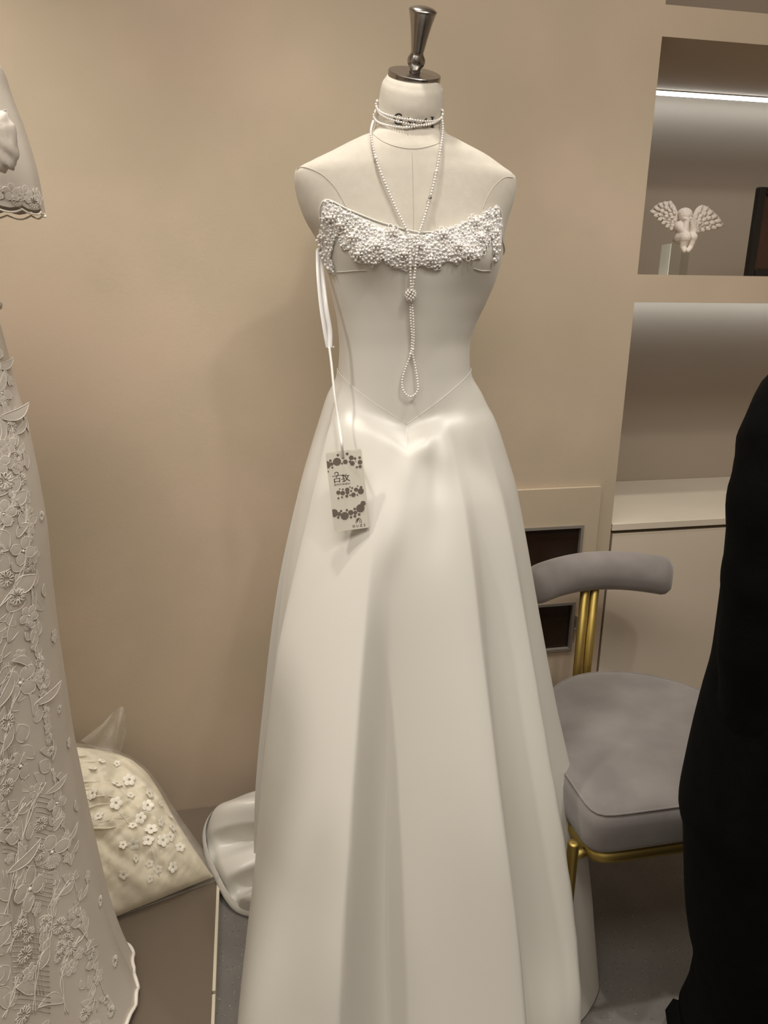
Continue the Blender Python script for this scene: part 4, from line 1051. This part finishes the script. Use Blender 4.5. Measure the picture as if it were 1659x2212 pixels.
o = mb.build('body', M['plasterfig'], cher, local=False)
rm = o.modifiers.new('remesh', 'REMESH'); rm.mode = 'VOXEL'; rm.voxel_size = 0.0013; rm.use_smooth_shade = True
smo = o.modifiers.new('smooth', 'SMOOTH'); smo.iterations = 3; smo.factor = 0.5
WL = [(84, 350), (150, 275), (210, 240), (270, 224), (330, 215), (385, 225), (430, 290), (462, 380), (468, 450), (440, 520), (400, 615), (360, 600), (320, 575), (280, 550), (230, 500), (180, 450), (130, 400)]
WR = [(655, 390), (700, 310), (740, 275), (790, 265), (830, 275), (870, 300), (930, 350), (990, 400), (1040, 470), (1085, 540), (1040, 560), (990, 580), (940, 590), (900, 600), (840, 605), (770, 630), (690, 645), (640, 560)]
for outl, cx, sgn in ((WL, 455, -1), (WR, 655, 1)):
    def dep(X): return 0.008 + 0.00006 * abs(X - cx) 
    n = len(outl); c = (sum(a for a, b in outl) / n, sum(b for a, b in outl) / n)
    fr = [fp_(c[0] + (a - c[0]) * .95, c[1] + (b - c[1]) * .95, dep(a) - .004) for a, b in outl]; mid = [fp_(a, b, dep(a)) for a, b in outl]; bk = [fp_(a, b, dep(a) + .006) for a, b in outl]
    v = fr + mid + bk; f = [tuple(range(n))[::-1], tuple(range(2 * n, 3 * n))]
    for r_ in range(2): f += [(r_ * n + i, r_ * n + (i + 1) % n, (r_ + 1) * n + (i + 1) % n, (r_ + 1) * n + i) for i in range(n)]
    wg = obj('wing', v, f, M['plasterfig'], cher, local=False)
    # feathers: raised lobes, short near the body and long at the rim
    rim_ = [WL[k] for k in (5, 4, 2, 0, 16, 15, 14, 13, 12, 11, 10)] if sgn < 0 else [WR[k] for k in (2, 4, 6, 8, 9, 10, 11, 12, 13, 15, 16)]
    cr = (458, 425) if sgn < 0 else (652, 480); rimP = [Vector((a, b, 0)) for a, b in rim_]; Lr = [0.0]
    for a, b in zip(rimP[:-1], rimP[1:]): Lr.append(Lr[-1] + (b - a).length)
    fe = []
    for (rad, cnt, ph, lf) in ((.26, 4, .5, .11), (.44, 6, .3, .13), (.63, 7, .5, .14), (.83, 10, .5, .20)):
        for k in range(cnt):
            q = (k + ph) / cnt * Lr[-1]; X1 = float(np.interp(q, Lr, [p.x for p in rimP])); Y1 = float(np.interp(q, Lr, [p.y for p in rimP]))
            dx, dy = X1 - cr[0], Y1 - cr[1]; D_ = sqrt(dx * dx + dy * dy); fe.append((cr[0] + dx * rad, cr[1] + dy * rad, atan2(dy, dx), lf * D_ + 6, min(30, 0.46 * rad * Lr[-1] / cnt)))
    for (X, Y, ang, ln, wd) in fe:
        cc = fp_(X, Y, dep(X) - .0045); e1 = WU * cos(ang) - Vector((0, 0, 1)) * sin(ang); e2 = WU * sin(ang) + Vector((0, 0, 1)) * cos(ang)
        obj('feather', [cc + e1 * (q.x * ln * SC) + e2 * (q.z * wd * SC * 1.05) - WN * (q.y * 0.0017) for q in ICO1[0]], ICO1[1], M['plasterfig'], wg, local=False)

# dark frame leaning at the right end of the shelf
pf = thing('picture_frame', 'black picture frame standing on the upper shelf at the right edge', 'picture frame', wp(1.60, 1.4685, 0.10), WA)
a0 = (wall_px(1643, 402, 0.08) - W0).dot(WU); zt = wall_px(1643, 402, 0.08).z; a1 = a0 + 0.20
mb = MB(); fw_ = 0.022
for (x0, x1, z0, z1) in ((a0, a0 + fw_, 1.4685, zt), (a1 - fw_, a1, 1.4685, zt), (a0 + fw_, a1 - fw_, zt - fw_, zt), (a0 + fw_, a1 - fw_, 1.4685, 1.4685 + fw_)):
    mb.add(*wbox_vf(x0, x1, z0, z1, 0.08, 0.10))
bevel(mb.build('frame', M['black_gloss'], pf, smooth=False, local=False), 0.004)
MB().add(*wbox_vf(a0 + fw_, a1 - fw_, 1.4685 + fw_, zt - fw_, 0.088, 0.098)).build('picture', M['dark_print'], pf, smooth=False, local=False)

# ------------------------------------------------------------------ person in black at the right edge
PC = Vector((0.715, 0.90, 0))
per = thing('person', 'person in a long black coat standing at the right edge beside the chair', 'person', PC, 0)
bm = bmesh.new(); sl = bm.verts.layers.skin.verify()
J = {}
def jv(n, co, r, parent=None):
    vv = bm.verts.new(co); vv[sl].radius = (r, r); J[n] = vv
    if parent: bm.edges.new((J[parent], vv))
jv('pelvis', (0, 0, .92), .115); jv('belly', (0, .01, 1.05), .105, 'pelvis'); jv('chest', (0, .01, 1.24), .125, 'belly'); jv('neckbase', (0, .0, 1.34), .042, 'chest'); jv('neck', (0, .0, 1.43), .046, 'neckbase')
jv('jaw', (0, .02, 1.485), .055, 'neck'); jv('head', (0, .01, 1.55), .070, 'jaw'); jv('crown', (0, .0, 1.61), .052, 'head')
for s, nm in ((-1, 'l'), (1, 'r')):
    jv('sh' + nm, (s * .125, 0, 1.265), .036, 'neckbase'); jv('el' + nm, (s * .195, -.01, 1.02), .036, 'sh' + nm); jv('wr' + nm, (s * .17, .02, .84), .028, 'el' + nm); jv('ha' + nm, (s * .165, .03, .77), .03, 'wr' + nm)
    jv('hip' + nm, (s * .095, 0, .86), .085, 'pelvis'); jv('kn' + nm, (s * .11, .01, .48), .055, 'hip' + nm); jv('an' + nm, (s * .115, -.01, .085), .04, 'kn' + nm); jv('toe' + nm, (s * .125, .13, .035), .032, 'an' + nm)
J['pelvis'][sl].use_root = True
me = bpy.data.meshes.new('body'); bm.to_mesh(me); bm.free(); me.materials.append(M['skin'])
bo = bpy.data.objects.new('body', me); COL.objects.link(bo); bo.parent = per
bo.modifiers.new('skin', 'SKIN').use_smooth_shade = True; ss = bo.modifiers.new('sub', 'SUBSURF'); ss.levels = 1; ss.render_levels = 2
# hair and face
v, f = ellipsoid_vf((0, -.026, 1.575), .080, .090, .098, ico_vf(3)); obj('hair', v, f, M['hair'], per)
mb = MB(); mb.add(*ellipsoid_vf((0, .083, 1.535), .011, .018, .018)); mb.add(*ellipsoid_vf((0, .076, 1.497), .020, .010, .006))
for s in (-1, 1): mb.add(*ellipsoid_vf((s * .028, .074, 1.558), .012, .009, .007)); mb.add(*ellipsoid_vf((s * .076, .005, 1.545), .009, .016, .026))
mb.build('face', M['skin'], per)
# coat (world silhouette on the left taken from the photo, own depth and width)
cpx = [(1740, 770), (1690, 810), (1640, 900), (1600, 1000), (1585, 1150), (1570, 1300), (1552, 1430), (1527, 1520), (1506, 1600), (1488, 1680), (1477, 1735), (1475, 1768), (1483, 1795), (1487, 1880), (1491, 1980), (1500, 2050), (1511, 2100), (1510, 2150), (1497, 2190), (1478, 2225)]
prof_ = []
for x, y in cpx:
    p = on_y(x, y, PC.y); prof_.append((p.z, PC.x - p.x))
prof_ = [q for q in prof_ if q[0] < 1.285] + [(1.315, 0.172), (1.345, 0.128), (1.375, 0.085), (1.40, 0.068), (1.445, 0.064)]
cw = Curve(prof_); zlo, zhi = min(p[0] for p in prof_), max(p[0] for p in prof_)
NT, NR = 96, 80; v = []
for j in range(NR):
    s = j / (NR - 1); z = zhi + (zlo - zhi) * s
    for i in range(NT):
        t = 2 * pi * i / NT; w = max(0.05, cw(z)); dpt = min(0.95 * w, 0.155 - 0.03 * sstep(1.1, 1.3, z))
        g = 1 + 0.04 * sin(t * 7 + z * 3) * sstep(1.0, 0.6, z)
        v.append(Vector((w * cos(t) * (1 + 0 * g), dpt * sin(t) * g, z)))
f = [q[::-1] for q in grid_faces(NT, NR, True)]; f.append(tuple(range(NT))); f.append(tuple(range((NR - 1) * NT, NR * NT))[::-1])
obj('coat', v, f, M['black_cloth'], per)
spx = [(1700, 800), (1660, 850), (1622, 930), (1602, 1030), (1586, 1150), (1576, 1280), (1572, 1400), (1582, 1500), (1600, 1590), (1640, 1650)]
spo = [(1668, 812), (1644, 880), (1602, 960), (1574, 1060), (1559, 1180), (1549, 1290), (1545, 1400), (1550, 1500), (1562, 1600), (1590, 1690)]
for mir in (0, 1):
    ctr = [Vector((-.120, 0, 1.315)), Vector((-.150, 0, 1.300))]; rr = [0.040, 0.050]
    for k_, (xo, yo) in enumerate(spo[1:]):
        k = k_ / 8; a = on_y(xo, yo, 0.88) - PC; r = 0.060 - 0.008 * k + 0.005 * sin(k * 9)
        c = a + Vector((r, 0, 0)); c.y += 0.01 - 0.03 * sin(k * pi); ctr.append(c); rr.append(r)
    ctr.append(ctr[-1] + Vector((0.055, 0.075, -0.03))); rr.append(0.040)      # cuff goes into the front pocket
    if mir: ctr = [Vector((-c.x, c.y, c.z)) for c in ctr]
    pts = smooth_path(ctr, 6); rad = [float(np.interp(i / (len(pts) - 1), np.linspace(0, 1, len(rr)), rr)) * (1 + .03 * sin(i * .8)) for i in range(len(pts))]
    obj('sleeve', *tube_vf(pts, rad, 24), M['black_cloth'], per)
obj('collar', *tube_vf([Vector((0.062 * cos(2 * pi * i / 40), 0.060 * sin(2 * pi * i / 40), 1.435 - 0.012 * sin(2 * pi * i / 40))) for i in range(40)], 0.014, 8, closed=True), M['black_cloth'], per)
for s in (-1, 1):
    lg = [Vector((s * .10, .02, .50)), Vector((s * .105, .02, .30)), Vector((s * .108, .02, .15)), Vector((s * .112, .02, .05))]
    obj('trouser_leg', *tube_vf(smooth_path(lg, 6), [.080 + .008 * (i / 18) ** 2 for i in range(19)], 20), M['black_cloth'], per)
    v, f = ellipsoid_vf((s * .115, .08, .034), .044, .13, .034); obj('shoe', v, f, M['black_cloth'], per)
